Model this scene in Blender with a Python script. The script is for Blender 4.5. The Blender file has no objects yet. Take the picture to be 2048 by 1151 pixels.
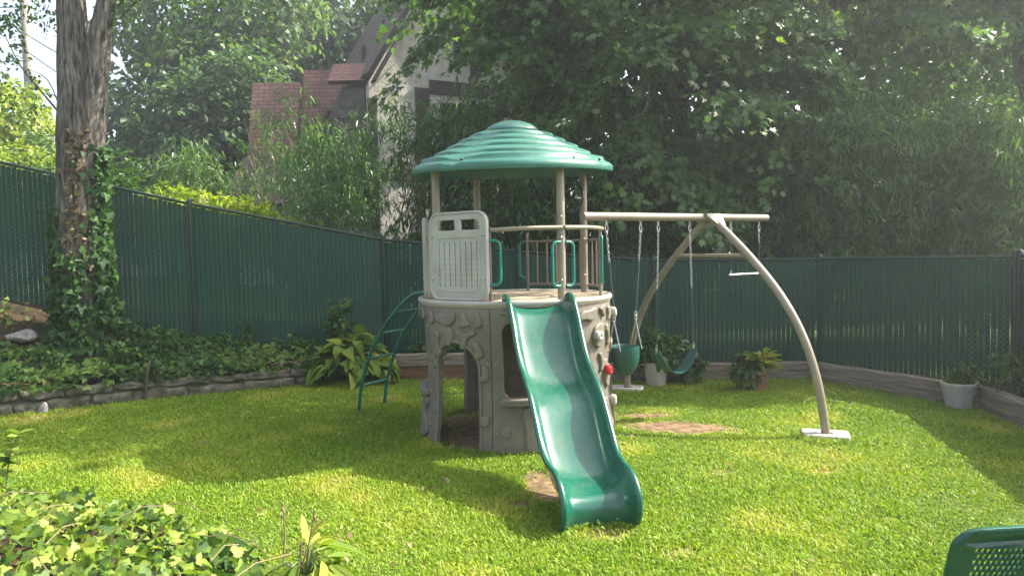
import bpy, bmesh, math, random
import numpy as np
from mathutils import Vector, Matrix

random.seed(4)
RNG = np.random.default_rng(11)
SC = bpy.context.scene
COL = SC.collection
R = math.radians

# ------------------------------------------------------------------ camera
F_PX, W_PX, H_PX = 1400.0, 2048, 1151
CAM = Vector((0.0, 0.0, 1.84))
PITCH, ROLL = R(3.07), R(1.2)
_f = Vector((0, math.cos(PITCH), -math.sin(PITCH)))
_r0 = Vector((1, 0, 0)); _u0 = _r0.cross(_f)
_r = _r0 * math.cos(ROLL) - _u0 * math.sin(ROLL)
_u = _r0 * math.sin(ROLL) + _u0 * math.cos(ROLL)
cd = bpy.data.cameras.new('camera'); co = bpy.data.objects.new('camera', cd); COL.objects.link(co)
cd.sensor_width = 36.0; cd.lens = 36.0 * F_PX / W_PX; cd.clip_end = 2000.0; cd.clip_start = 0.05
M4 = Matrix((_r, _u, -_f)).transposed().to_4x4(); M4.translation = CAM
co.matrix_world = M4
SC.camera = co

def ray(x, y):
    return _f + _r * ((x - W_PX / 2) / F_PX) + _u * ((H_PX / 2 - y) / F_PX)
def P(x, y, Y):                       # a photo measurement turned into a point at distance Y
    d = ray(x, y); return CAM + d * (Y / d.y)
def G(x, y, z=0.0):                   # ... or onto a level surface
    d = ray(x, y); return CAM + d * ((z - CAM.z) / d.z)

# ------------------------------------------------------------------ light
SUN_DIR = Vector((0.92, 0.24, 1.0)).normalized()
w = bpy.data.worlds.new('World'); SC.world = w; w.use_nodes = True
nt = w.node_tree; nt.nodes.clear()
sky = nt.nodes.new('ShaderNodeTexSky'); sky.sky_type = 'NISHITA'; sky.sun_disc = False
sky.sun_elevation = math.asin(SUN_DIR.z); sky.sun_rotation = math.atan2(SUN_DIR.x, SUN_DIR.y)
sky.air_density = 0.8; sky.dust_density = 5.0; sky.ozone_density = 1.0
bg = nt.nodes.new('ShaderNodeBackground'); bg.inputs['Strength'].default_value = 0.15
wo = nt.nodes.new('ShaderNodeOutputWorld')
hs = nt.nodes.new('ShaderNodeHueSaturation'); hs.inputs['Saturation'].default_value = 0.6   # white summer haze
nt.links.new(sky.outputs[0], hs.inputs['Color']); nt.links.new(hs.outputs[0], bg.inputs[0]); nt.links.new(bg.outputs[0], wo.inputs[0])
ld = bpy.data.lights.new('sun', 'SUN'); lo = bpy.data.objects.new('sun', ld); COL.objects.link(lo)
ld.energy = 4.0; ld.angle = R(0.5); ld.color = (1.0, 0.93, 0.80)
lo.location = (8, 2, 12); lo.rotation_euler = SUN_DIR.to_track_quat('Z', 'Y').to_euler()
SC.view_settings.view_transform = 'Standard'; SC.view_settings.look = 'None'
SC.view_settings.gamma = 1.0; SC.view_settings.exposure = 1.82
SC.cycles.max_bounces = 8; SC.cycles.diffuse_bounces = 4; SC.cycles.transmission_bounces = 6

# ------------------------------------------------------------------ materials
def _nodes(name):
    m = bpy.data.materials.new(name); m.use_nodes = True
    n = m.node_tree; n.nodes.clear()
    out = n.nodes.new('ShaderNodeOutputMaterial'); return m, n, out
def _ramp(n, stops):
    r = n.nodes.new('ShaderNodeValToRGB'); e = r.color_ramp.elements
    while len(e) < len(stops): e.new(0.5)
    for k, (p, c) in enumerate(stops):
        e[k].position = p; e[k].color = (*c, 1)
    return r
def mat(name, c1, c2=None, rough=0.5, scale=6.0, bump=0.0, bscale=40.0, metal=0.0, spec=0.5, detail=5.0, stretch=(1, 1, 1), rvar=0.12, lo_=0.35, hi_=0.65, dirt=None):
    c2 = c2 or tuple(v * 0.8 for v in c1)
    m, n, out = _nodes(name); L = n.links.new
    b = n.nodes.new('ShaderNodeBsdfPrincipled'); L(b.outputs[0], out.inputs[0])
    tc = n.nodes.new('ShaderNodeTexCoord'); mp = n.nodes.new('ShaderNodeMapping'); mp.inputs['Scale'].default_value = stretch
    L(tc.outputs['Object'], mp.inputs[0])
    nz = n.nodes.new('ShaderNodeTexNoise'); nz.inputs['Scale'].default_value = scale; nz.inputs['Detail'].default_value = detail
    L(mp.outputs[0], nz.inputs['Vector'])
    rp = _ramp(n, [(lo_, c2), (hi_, c1)]); L(nz.outputs['Fac'], rp.inputs[0]); L(rp.outputs[0], b.inputs['Base Color'])
    if dirt:                             # weathering: blotches and runs of grime with their own outline
        dc, amt, dsc, dst = dirt
        m2 = n.nodes.new('ShaderNodeMapping'); m2.inputs['Scale'].default_value = dst; L(tc.outputs['Object'], m2.inputs[0])
        dn = n.nodes.new('ShaderNodeTexNoise'); dn.inputs['Scale'].default_value = dsc; dn.inputs['Detail'].default_value = 9; dn.inputs['Roughness'].default_value = .68; L(m2.outputs[0], dn.inputs['Vector'])
        dr = _ramp(n, [(0.48, (0, 0, 0)), (0.72, (amt, amt, amt))]); L(dn.outputs['Fac'], dr.inputs[0])
        dm = n.nodes.new('ShaderNodeMix'); dm.data_type = 'RGBA'; L(dr.outputs[0], dm.inputs[0]); L(rp.outputs[0], dm.inputs[6]); dm.inputs[7].default_value = (*dc, 1); L(dm.outputs[2], b.inputs['Base Color'])
    mr = n.nodes.new('ShaderNodeMapRange'); mr.inputs['To Min'].default_value = max(0.02, rough - rvar); mr.inputs['To Max'].default_value = min(1, rough + rvar)
    n2 = n.nodes.new('ShaderNodeTexNoise'); n2.inputs['Scale'].default_value = scale * 2.7; n2.inputs['Detail'].default_value = 6
    L(mp.outputs[0], n2.inputs['Vector']); L(n2.outputs['Fac'], mr.inputs['Value']); L(mr.outputs[0], b.inputs['Roughness'])
    b.inputs['Metallic'].default_value = metal; b.inputs['Specular IOR Level'].default_value = spec
    if bump > 0:
        n3 = n.nodes.new('ShaderNodeTexNoise'); n3.inputs['Scale'].default_value = bscale; n3.inputs['Detail'].default_value = 6
        L(mp.outputs[0], n3.inputs['Vector'])
        bp = n.nodes.new('ShaderNodeBump'); bp.inputs['Strength'].default_value = bump; bp.inputs['Distance'].default_value = 0.02
        L(n3.outputs['Fac'], bp.inputs['Height']); L(bp.outputs[0], b.inputs['Normal'])
    return m
def leaf_mat(name, stops, trans=0.35, rough=0.45, spec=0.35, tgain=1.5):
    m, n, out = _nodes(name); L = n.links.new
    at = n.nodes.new('ShaderNodeAttribute'); at.attribute_name = 'tone'
    rp = _ramp(n, stops); L(at.outputs['Fac'], rp.inputs[0])
    b = n.nodes.new('ShaderNodeBsdfPrincipled'); b.inputs['Roughness'].default_value = rough; b.inputs['Specular IOR Level'].default_value = spec
    L(rp.outputs[0], b.inputs['Base Color'])
    t = n.nodes.new('ShaderNodeBsdfTranslucent')
    mx = n.nodes.new('ShaderNodeMix'); mx.data_type = 'RGBA'; mx.blend_type = 'MULTIPLY'; mx.inputs['Factor'].default_value = 1.0
    L(rp.outputs[0], mx.inputs[6]); mx.inputs[7].default_value = (1.15 * tgain, 1.25 * tgain, 0.45 * tgain, 1)
    L(mx.outputs[2], t.inputs['Color'])
    ms = n.nodes.new('ShaderNodeMixShader'); ms.inputs[0].default_value = trans
    L(b.outputs[0], ms.inputs[1]); L(t.outputs[0], ms.inputs[2]); L(ms.outputs[0], out.inputs[0])
    return m

M = {}
M['tan_plastic'] = mat('tan_plastic', (0.20, 0.177, 0.145), (0.156, 0.139, 0.115), 0.5, 3, 0.06, 160, spec=0.35, dirt=((0.10, 0.085, 0.06), .55, 5, (1, 1, .45)))
M['white_plastic'] = mat('white_plastic', (0.42, 0.405, 0.365), (0.36, 0.345, 0.315), 0.45, 4, 0.05, 160, spec=0.4, dirt=((0.22, 0.20, 0.15), .45, 6, (1, 1, .4)))
M['deck_plastic'] = mat('deck_plastic', (0.46, 0.38, 0.27), (0.25, 0.205, 0.15), 0.6, 5, 0.1, 60, detail=8)
M['slide_green'] = mat('slide_green', (0.0075, 0.098, 0.062), (0.006, 0.082, 0.053), 0.22, 3, 0.02, 9, spec=0.65, rvar=0.10, stretch=(1, 1, 0.4), dirt=((0.10, 0.15, 0.10), .4, 9, (1, 1, 1)))
M['roof_green'] = mat('roof_green', (0.028, 0.145, 0.106), (0.022, 0.122, 0.09), 0.38, 4, 0.04, 60, spec=0.5, dirt=((0.10, 0.17, 0.12), .5, 7, (1, 1, 1)))
M['tube_green'] = mat('tube_green', (0.008, 0.20, 0.14), None, 0.35, 6, spec=0.5)
M['ladder_green'] = mat('ladder_green', (0.010, 0.125, 0.08), None, 0.35, 6, spec=0.5)
M['seat_green'] = mat('seat_green', (0.015, 0.085, 0.065), None, 0.45, 6, spec=0.4)
M['chair_green'] = mat('chair_green', (0.008, 0.075, 0.042), (0.006, 0.055, 0.032), 0.3, 6, 0.04, 90, spec=0.5)
M['tan_metal'] = mat('tan_metal', (0.27, 0.225, 0.165), (0.22, 0.185, 0.135), 0.42, 5, 0.03, 90, spec=0.5)
M['brown_metal'] = mat('brown_metal', (0.20, 0.15, 0.115), None, 0.42, 5, spec=0.5)
M['red_plastic'] = mat('red_plastic', (0.55, 0.02, 0.03), None, 0.4, 8)
M['steel'] = mat('steel', (0.62, 0.62, 0.62), (0.42, 0.42, 0.42), 0.32, 30, metal=0.9)
M['rubber'] = mat('rubber', (0.02, 0.055, 0.045), None, 0.5, 20)
M['dark_plastic'] = mat('dark_plastic', (0.012, 0.03, 0.028), None, 0.3, 12)
M['concrete'] = mat('concrete', (0.45, 0.43, 0.39), (0.30, 0.29, 0.26), 0.9, 9, 0.6, 45, spec=0.2)
M['slat'] = mat('slat', (0.0035, 0.062, 0.026), (0.0025, 0.045, 0.019), 0.55, 2.0, 0.0, spec=0.14, stretch=(3, 3, 0.5))
M['wire'] = mat('wire', (0.006, 0.05, 0.038), None, 0.35, 30, spec=0.6)
M['post'] = mat('post', (0.005, 0.022, 0.018), None, 0.35, 20, spec=0.5)
M['timber'] = mat('timber', (0.26, 0.22, 0.175), (0.13, 0.105, 0.08), 0.85, 5, 0.5, 22, spec=0.2, stretch=(7, 7, 0.5), detail=8)
M['timber_brown'] = mat('timber_brown', (0.20, 0.115, 0.06), (0.11, 0.065, 0.036), 0.85, 5, 0.5, 22, spec=0.2, stretch=(7, 7, 0.5), detail=8)
M['stone'] = mat('stone', (0.165, 0.15, 0.115), (0.05, 0.056, 0.034), 0.9, 7, 0.9, 26, spec=0.2, detail=9)
M['mortar'] = mat('mortar', (0.11, 0.105, 0.08), (0.06, 0.062, 0.042), 0.95, 12, 0.5, 40, spec=0.1)
M['white_rock'] = mat('white_rock', (0.36, 0.345, 0.31), (0.17, 0.165, 0.15), 0.85, 12, 0.8, 30, spec=0.2)
M['soil'] = mat('soil', (0.07, 0.047, 0.028), (0.03, 0.026, 0.016), 0.95, 8, 0.9, 40, spec=0.1, detail=9)
M['bark'] = mat('bark', (0.19, 0.17, 0.148), (0.035, 0.031, 0.027), 0.9, 5, 1.0, 14, spec=0.1, stretch=(6, 6, 0.8), detail=9)
M['branch'] = mat('branch', (0.12, 0.10, 0.075), (0.06, 0.05, 0.038), 0.9, 8, 0.5, 30, spec=0.15, stretch=(3, 3, 0.7))
M['culm'] = mat('culm', (0.14, 0.17, 0.06), (0.09, 0.10, 0.045), 0.5, 6)
M['stem_green'] = mat('stem_green', (0.12, 0.17, 0.045), None, 0.6, 8)
M['stem_dry'] = mat('stem_dry', (0.22, 0.16, 0.09), None, 0.8, 8)
M['pole_wood'] = mat('pole_wood', (0.34, 0.31, 0.27), (0.22, 0.20, 0.175), 0.9, 6, 0.4, 20, stretch=(3, 3, 0.4))
M['cable'] = mat('cable', (0.02, 0.02, 0.022), None, 0.6, 8)
M['stucco'] = mat('stucco', (0.60, 0.56, 0.49), (0.47, 0.44, 0.385), 0.9, 5, 0.8, 14, spec=0.2)
M['house_wood'] = mat('house_wood', (0.055, 0.042, 0.034), (0.035, 0.027, 0.022), 0.7, 8, 0.4, 20, stretch=(1, 1, 3))
M['siding'] = mat('siding', (0.12, 0.105, 0.09), (0.075, 0.065, 0.055), 0.8, 6, 0.4, 20)
M['glass'] = mat('glass', (0.02, 0.025, 0.028), None, 0.08, 4, spec=0.8)
M['white_paint'] = mat('white_paint', (0.72, 0.71, 0.68), None, 0.5, 6)
M['pot_cream'] = mat('pot_cream', (0.46, 0.42, 0.35), (0.36, 0.33, 0.27), 0.7, 8, 0.1, 50)
M['pot_grey'] = mat('pot_grey', (0.36, 0.345, 0.32), (0.29, 0.28, 0.265), 0.7, 12, 0.1, 50)
M['terracotta'] = mat('terracotta', (0.34, 0.19, 0.10), (0.24, 0.14, 0.08), 0.8, 8, 0.2, 40)
def tile_mat(name, ca, cb, bw=0.30, rh=0.14, sw=None):
    m, n, out = _nodes(name); L = n.links.new
    b = n.nodes.new('ShaderNodeBsdfPrincipled'); L(b.outputs[0], out.inputs[0]); b.inputs['Roughness'].default_value = 0.85
    tc = n.nodes.new('ShaderNodeTexCoord')
    br = n.nodes.new('ShaderNodeTexBrick'); br.inputs['Color1'].default_value = (*ca, 1); br.inputs['Color2'].default_value = (*cb, 1)
    br.inputs['Mortar'].default_value = (*[v * 0.5 for v in cb], 1); br.inputs['Scale'].default_value = 1.0
    br.inputs['Mortar Size'].default_value = 0.012; br.inputs['Brick Width'].default_value = bw; br.inputs['Row Height'].default_value = rh
    L(tc.outputs['UV'], br.inputs['Vector'])
    nz = n.nodes.new('ShaderNodeTexNoise'); nz.inputs['Scale'].default_value = 1.2; nz.inputs['Detail'].default_value = 6; L(tc.outputs['UV'], nz.inputs['Vector'])
    mx = n.nodes.new('ShaderNodeMix'); mx.data_type = 'RGBA'; mx.blend_type = 'MULTIPLY'; mx.inputs[0].default_value = 0.55
    rp = _ramp(n, [(0.3, (0.55, 0.55, 0.55)), (0.7, (1.15, 1.1, 1.1))]); L(nz.outputs['Fac'], rp.inputs[0])
    L(br.outputs['Color'], mx.inputs[6]); L(rp.outputs[0], mx.inputs[7]); L(mx.outputs[2], b.inputs['Base Color'])
    bp = n.nodes.new('ShaderNodeBump'); bp.inputs['Strength'].default_value = 0.8; bp.inputs['Distance'].default_value = 0.03
    L(br.outputs['Fac'], bp.inputs['Height']); bp.invert = True; L(bp.outputs[0], b.inputs['Normal'])
    return m
M['roof_red'] = tile_mat('roof_red', (0.24, 0.125, 0.10), (0.17, 0.085, 0.07), .36, .13)
M['roof_brown'] = tile_mat('roof_brown', (0.13, 0.085, 0.068), (0.09, 0.06, 0.05), .36, .13)
M['roof_dark'] = tile_mat('roof_dark', (0.12, 0.085, 0.072), (0.07, 0.05, 0.044), 2.3, 0.5)
GRN = lambda a, b, c: [(0.0, a), (0.55, b), (1.0, c)]
M['maple_leaf'] = leaf_mat('maple_leaf', GRN((0.04, 0.09, 0.032), (0.085, 0.165, 0.048), (0.16, 0.24, 0.05)), 0.42, 0.38, 0.5)
M['bamboo_leaf'] = leaf_mat('bamboo_leaf', GRN((0.03, 0.075, 0.028), (0.065, 0.135, 0.04), (0.16, 0.23, 0.06)), 0.4, 0.4, 0.4)
M['far_leaf'] = leaf_mat('far_leaf', GRN((0.035, 0.075, 0.03), (0.075, 0.14, 0.045), (0.15, 0.20, 0.065)), 0.36)
M['yellow_leaf'] = leaf_mat('yellow_leaf', GRN((0.10, 0.15, 0.016), (0.22, 0.28, 0.03), (0.38, 0.40, 0.06)), 0.42)
M['ivy_leaf'] = leaf_mat('ivy_leaf', GRN((0.022, 0.06, 0.018), (0.055, 0.125, 0.026), (0.16, 0.23, 0.04)), 0.28, 0.5, 0.25)
M['ivy_pale'] = leaf_mat('ivy_pale', [(0.0, (0.025, 0.065, 0.016)), (0.35, (0.08, 0.15, 0.022)), (0.7, (0.19, 0.26, 0.035)), (1.0, (0.30, 0.32, 0.09))], 0.33, 0.5, 0.3)
M['dry_leaf'] = leaf_mat('dry_leaf', GRN((0.09, 0.065, 0.042), (0.17, 0.125, 0.08), (0.30, 0.225, 0.145)), 0.2, 0.7, 0.2)
M['hosta_leaf'] = leaf_mat('hosta_leaf', [(0.0, (0.05, 0.11, 0.02)), (0.5, (0.13, 0.20, 0.03)), (0.85, (0.26, 0.29, 0.05)), (1.0, (0.36, 0.27, 0.09))], 0.3, 0.6, 0.15)
M['shrub_leaf'] = leaf_mat('shrub_leaf', GRN((0.02, 0.055, 0.018), (0.05, 0.115, 0.025), (0.12, 0.19, 0.035)), 0.3)
M['grass'] = leaf_mat('grass', [(0.0, (0.08, 0.155, 0.010)), (0.45, (0.18, 0.285, 0.014)), (0.8, (0.35, 0.375, 0.04)), (1.0, (0.44, 0.36, 0.15))], 0.35, 0.5, 0.3, 1.3)

# ------------------------------------------------------------------ object helpers
WLOC = {}
def tag(o, label=None, cat=None, group=None, kind=None):
    if label: o['label'] = label
    if cat: o['category'] = cat
    if group: o['group'] = group
    if kind: o['kind'] = kind
    return o
def thing(name, loc, label, cat, group=None):
    o = bpy.data.objects.new(name, None); COL.objects.link(o); o.location = loc; o.empty_display_size = 0.2
    WLOC[o] = Vector(loc); return tag(o, label, cat, group)
def _place(o, parent, verts):
    if parent is not None:
        o.parent = parent; base = WLOC[parent]
    else:
        mn = verts.min(0); mx = verts.max(0)
        base = Vector(((mn[0] + mx[0]) / 2, (mn[1] + mx[1]) / 2, mn[2])); o.location = base
    WLOC[o] = Vector(base); return np.array(base)
class MB:
    def __init__(s): s.v = []; s.f = []; s.uv = []
    def add(s, verts, faces):
        k = len(s.v); s.v += [tuple(p) for p in verts]; s.f += [tuple(i + k for i in f) for f in faces]; return s
    def box(s, a, b, rot=None, piv=None):
        x0, y0, z0 = a; x1, y1, z1 = b
        vs = [Vector(p) for p in ((x0, y0, z0), (x1, y0, z0), (x1, y1, z0), (x0, y1, z0), (x0, y0, z1), (x1, y0, z1), (x1, y1, z1), (x0, y1, z1))]
        if rot is not None: vs = [rot @ (p - piv) + piv for p in vs]
        return s.add(vs, [(0, 3, 2, 1), (4, 5, 6, 7), (0, 1, 5, 4), (1, 2, 6, 5), (2, 3, 7, 6), (3, 0, 4, 7)])
    def beam(s, p, q, wx, wz, up=(0, 0, 1)):            # a squared bar from p to q, wx wide and wz high
        p = Vector(p); q = Vector(q); d = (q - p).normalized(); sd = d.cross(Vector(up)).normalized(); u = sd.cross(d)
        vs = []
        for c in (p, q):
            for a, b in ((-1, -1), (1, -1), (1, 1), (-1, 1)): vs.append(c + sd * (a * wx / 2) + u * (b * wz / 2))
        return s.add(vs, [(0, 1, 2, 3), (7, 6, 5, 4), (0, 4, 5, 1), (1, 5, 6, 2), (2, 6, 7, 3), (3, 7, 4, 0)])
    def tube(s, path, r, n=10, closed=False, caps=True):
        pts = [Vector(p) for p in path]; m = len(pts)
        rs = r if isinstance(r, (list, tuple)) else [r] * m
        k0 = len(s.v); ref = None
        for i, p in enumerate(pts):
            if closed: t = pts[(i + 1) % m] - pts[i - 1]
            else: t = pts[min(i + 1, m - 1)] - pts[max(i - 1, 0)]
            t.normalize()
            if ref is None:
                ref = Vector((0, 0, 1)) if abs(t.z) < 0.9 else Vector((1, 0, 0))
                ref = (ref - t * ref.dot(t)).normalized()
            else:
                ref = (ref - t * ref.dot(t))
                ref = ref.normalized() if ref.length > 1e-6 else t.orthogonal().normalized()
            b = t.cross(ref)
            for j in range(n):
                a = 2 * math.pi * j / n
                s.v.append(tuple(p + (ref * math.cos(a) + b * math.sin(a)) * rs[i]))
        for i in range(m if closed else m - 1):
            for j in range(n):
                a = k0 + i * n + j; b_ = k0 + i * n + (j + 1) % n
                c = k0 + ((i + 1) % m) * n + (j + 1) % n; d = k0 + ((i + 1) % m) * n + j
                s.f.append((a, b_, c, d))
        if caps and not closed:
            s.f.append(tuple(k0 + j for j in reversed(range(n)))); s.f.append(tuple(k0 + (m - 1) * n + j for j in range(n)))
        return s
    def lathe(s, prof, c, n=32, capb=False, capt=False):
        k0 = len(s.v); m = len(prof)
        for (r, z) in prof:
            for j in range(n):
                a = 2 * math.pi * j / n; s.v.append((c[0] + r * math.cos(a), c[1] + r * math.sin(a), c[2] + z))
        for i in range(m - 1):
            for j in range(n):
                s.f.append((k0 + i * n + j, k0 + i * n + (j + 1) % n, k0 + (i + 1) * n + (j + 1) % n, k0 + (i + 1) * n + j))
        if capb: s.f.append(tuple(k0 + j for j in reversed(range(n))))
        if capt: s.f.append(tuple(k0 + (m - 1) * n + j for j in range(n)))
        return s
    def ball(s, c, r, n=10, sq=(1, 1, 1)):
        prof = [(max(1e-4, math.sin(math.pi * i / n)), -math.cos(math.pi * i / n)) for i in range(n + 1)]
        k = len(s.v); s.lathe(prof, (0, 0, 0), n + 2)
        for i in range(k, len(s.v)):
            x, y, z = s.v[i]; s.v[i] = (c[0] + x * r * sq[0], c[1] + y * r * sq[1], c[2] + z * r * sq[2])
        return s
    def build(s, name, m, parent=None, smooth=True, ang=38, bevel=0.0):
        me = bpy.data.meshes.new(name); o = bpy.data.objects.new(name, me); COL.objects.link(o)
        v = np.array(s.v, dtype=float); v = v - _place(o, parent, v)
        me.from_pydata(v.tolist(), [], s.f); me.materials.append(M[m] if isinstance(m, str) else m)
        if bevel > 0:
            bm = bmesh.new(); bm.from_mesh(me)
            bmesh.ops.bevel(bm, geom=list(bm.edges), offset=bevel, segments=2, profile=0.6, affect='EDGES', clamp_overlap=True)
            bm.to_mesh(me); bm.free()
        if smooth:
            me.polygons.foreach_set('use_smooth', [True] * len(me.polygons)); me.set_sharp_from_angle(angle=R(ang))
        me.update(); return o

def plate(loops, depth, bevel=0.004, cuts=0.0, res=2):
    """Filled outline (with holes) of the given thickness, z = 0 at its front face middle; returns verts, faces."""
    cu = bpy.data.curves.new('outline', 'CURVE'); cu.dimensions = '2D'; cu.fill_mode = 'BOTH'
    cu.extrude = max(0.0005, depth / 2 - bevel); cu.bevel_depth = bevel; cu.bevel_resolution = res; cu.offset = -bevel
    for lp in loops:
        sp = cu.splines.new('POLY'); sp.points.add(len(lp) - 1); sp.use_cyclic_u = True
        for k, p in enumerate(lp): sp.points[k].co = (p[0], p[1], 0, 1)
    ob = bpy.data.objects.new('outline', cu); COL.objects.link(ob)
    bpy.context.view_layer.update()
    me = bpy.data.meshes.new_from_object(ob.evaluated_get(bpy.context.evaluated_depsgraph_get()))
    bm = bmesh.new(); bm.from_mesh(me); bmesh.ops.remove_doubles(bm, verts=bm.verts, dist=1e-5)
    if cuts > 0:
        xs = [v.co.x for v in bm.verts]; x = min(xs) + cuts
        while x < max(xs) - cuts * 0.3:
            bmesh.ops.bisect_plane(bm, geom=bm.verts[:] + bm.edges[:] + bm.faces[:], plane_co=(x, 0, 0), plane_no=(1, 0, 0)); x += cuts
        ys = [v.co.y for v in bm.verts]; y = min(ys) + cuts * 1.5
        while y < max(ys) - cuts * 0.3:
            bmesh.ops.bisect_plane(bm, geom=bm.verts[:] + bm.edges[:] + bm.faces[:], plane_co=(0, y, 0), plane_no=(0, 1, 0)); y += cuts * 1.5
    bmesh.ops.recalc_face_normals(bm, faces=bm.faces)
    bm.verts.index_update(); vs = [v.co.copy() for v in bm.verts]; fs = [tuple(v.index for v in f.verts) for f in bm.faces]
    bm.free(); bpy.data.meshes.remove(me); bpy.data.objects.remove(ob); bpy.data.curves.remove(cu)
    return vs, fs
def smooth_loop(pts, k=5, closed=True):
    out = []; n = len(pts)
    for i in range(n if closed else n - 1):
        if closed: a, b, c, d = (Vector(pts[(i + j) % n]) for j in (-1, 0, 1, 2))
        else: a, b, c, d = (Vector(pts[min(max(i + j, 0), n - 1)]) for j in (-1, 0, 1, 2))
        for q in range(k):
            t = q / k
            out.append(0.5 * ((2 * b) + (c - a) * t + (2 * a - 5 * b + 4 * c - d) * t * t + (3 * b - a - 3 * c + d) * t ** 3))
    if not closed: out.append(Vector(pts[-1]))
    return out
def rrect(x0, y0, x1, y1, r, n=5):
    out = []
    for cx, cy, a0 in ((x1 - r, y0 + r, -90), (x1 - r, y1 - r, 0), (x0 + r, y1 - r, 90), (x0 + r, y0 + r, 180)):
        for k in range(n + 1):
            a = R(a0 + 90 * k / n); out.append((cx + r * math.cos(a), cy + r * math.sin(a)))
    return out

# leaves: one polygon per leaf, thousands per mesh
SH = {
 'maple': ([(.28, -.09), (.17, .10), (.58, .24), (.30, .34), (.52, .66), (.14, .54)], 1.0),
 'ivy': ([(.10, -.06), (.27, -.11), (.37, -.01), (.41, .10), (.52, .21), (.36, .31), (.26, .40), (.22, .56), (.11, .77)], .95),
 'lance': ([(.085, .22), (.07, .6)], 1.0),
 'ovate': ([(.22, .18), (.30, .45), (.19, .76)], 1.0),
 'clump': ([(.34, .10), (.22, .34), (.46, .52), (.24, .70)], 1.0),
}
def _unit(a): return a / np.maximum(np.linalg.norm(a, axis=-1, keepdims=True), 1e-9)
def leaf_mesh(name, pos, nrm, drv, size, shape, m, parent=None, tone=None, curl=0.25, fold=0.25):
    half, tip = SH[shape]
    poly = np.array([(0, 0)] + half + [(0, tip)] + [(-x, y) for x, y in reversed(half)])
    N = len(pos); K = len(poly)
    d = _unit(drv); n = nrm - d * (nrm * d).sum(1, keepdims=True); n = _unit(n); s = np.cross(d, n)
    size = np.broadcast_to(np.asarray(size, float), (N,))
    X = poly[None, :, 0:1]; Y = poly[None, :, 1:2]; sz = size[:, None, None]
    cu = (curl * (0.5 + RNG.random(N)))[:, None, None]
    V = pos[:, None, :] + sz * (X * s[:, None, :] + Y * d[:, None, :] + (-cu * Y * Y + fold * np.abs(X)) * n[:, None, :])
    V = V.reshape(-1, 3)
    me = bpy.data.meshes.new(name); o = bpy.data.objects.new(name, me); COL.objects.link(o)
    V = V - _place(o, parent, V)
    me.vertices.add(N * K); me.vertices.foreach_set('co', V.ravel())
    me.loops.add(N * K); me.loops.foreach_set('vertex_index', np.arange(N * K, dtype=np.int32))
    me.polygons.add(N); me.polygons.foreach_set('loop_start', np.arange(0, N * K, K, dtype=np.int32))
    me.polygons.foreach_set('loop_total', np.full(N, K, dtype=np.int32))
    me.update(calc_edges=True)
    if tone is None: tone = RNG.random(N)
    at = me.attributes.new('tone', 'FLOAT', 'POINT'); tv = np.repeat(tone, K).reshape(N, K) + RNG.normal(size=(N, K)) * .05; tv[:, 0] += .22; tv[:, K // 2] -= .08
    at.data.foreach_set('value', np.clip(tv, 0, 1).ravel().astype(np.float32))
    me.materials.append(M[m]); return o

# ------------------------------------------------------------------ setting: ground, lawn, bank
FL = [(-9.6, 9.35, 3.80, 1.95), (-7.35, 9.65, 3.28, 1.40), (-4.65, 10.2, 2.61, .62), (-1.95, 10.7, 2.04, .28), (0.1, 10.45, 1.82, .2), (2.07, 10.2, 1.65, .18)]
WL = [(-9.5, 5.9), (-7.4, 7.15), (-6.0, 8.2), (-4.67, 9.04), (-3.4, 9.62), (-2.55, 9.98), (-1.9, 10.08)]
def interp(pts, x, k):
    xs = [p[0] for p in pts]; return float(np.interp(x, xs, [p[k] for p in pts]))
def bank_z(x, y):
    yw = interp(WL, x, 1); yf = interp(FL, x, 1); zf = interp(FL, x, 3)
    zw = 0.33 - 0.08 * max(0, min(1, (x + 5) / 3))
    t = max(0.0, min(1.0, (y - yw) / max(0.2, yf - yw))); t = t * t * (3 - 2 * t) * 0.6 + t * 0.4
    return zw + (zf - zw) * t + 0.04 * math.sin(3.1 * x + 2 * y) * math.sin(2.3 * y)
def grid(name, xs, fy, m, zf, kind='structure'):
    b = MB(); nx = len(xs); rows = None
    for x in xs:
        ys = fy(x); rows = len(ys)
        for y in ys: b.v.append((x, y, zf(x, y)))
    for i in range(nx - 1):
        for j in range(rows - 1):
            a = i * rows + j; b.f.append((a, a + rows, a + rows + 1, a + 1))
    o = b.build(name, m); tag(o, kind=kind); return o
# lawn soil/thatch material with bare patches
PATCH = [((1362, 856), 0.62, 0.26, -12), ((1085, 970), 0.15, 0.42, 10), ((1045, 1010), 0.07, 0.08, 0), ((1110, 830), 0.3, 0.3, 0), ((1290, 832), 0.3, 0.12, 0)]
PATCH = [(G(*p), a, b, R(c)) for p, a, b, c in PATCH] + [(Vector((0.03, 7.2, 0)), 0.93, 0.93, 0)]
for sx, sy, a in ((1440, 945, .16), (1360, 1105, .15), (690, 958, .13), (1210, 1068, .22), (1650, 945, .13)):
    PATCH.append((G(sx, sy), a, a * .55, 0.2))
def bare(x, y):                         # 1 on bare earth, 0 on turf (arrays)
    out = np.zeros_like(x)
    for k, (c, a, b, r) in enumerate(PATCH):
        dx = x - c.x; dy = y - c.y
        u = (dx * math.cos(r) + dy * math.sin(r)) / a; v = (-dx * math.sin(r) + dy * math.cos(r)) / b
        d = np.sqrt(u * u + v * v) + 0.16 * np.sin(7 * u + 3 * v) * np.sin(5 * v - 2 * u)
        wgt = 1.0 if k < 6 else 0.62
        out = np.maximum(out, wgt * np.clip((1.12 - d) / 0.4, 0, 1))
    return out
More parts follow.
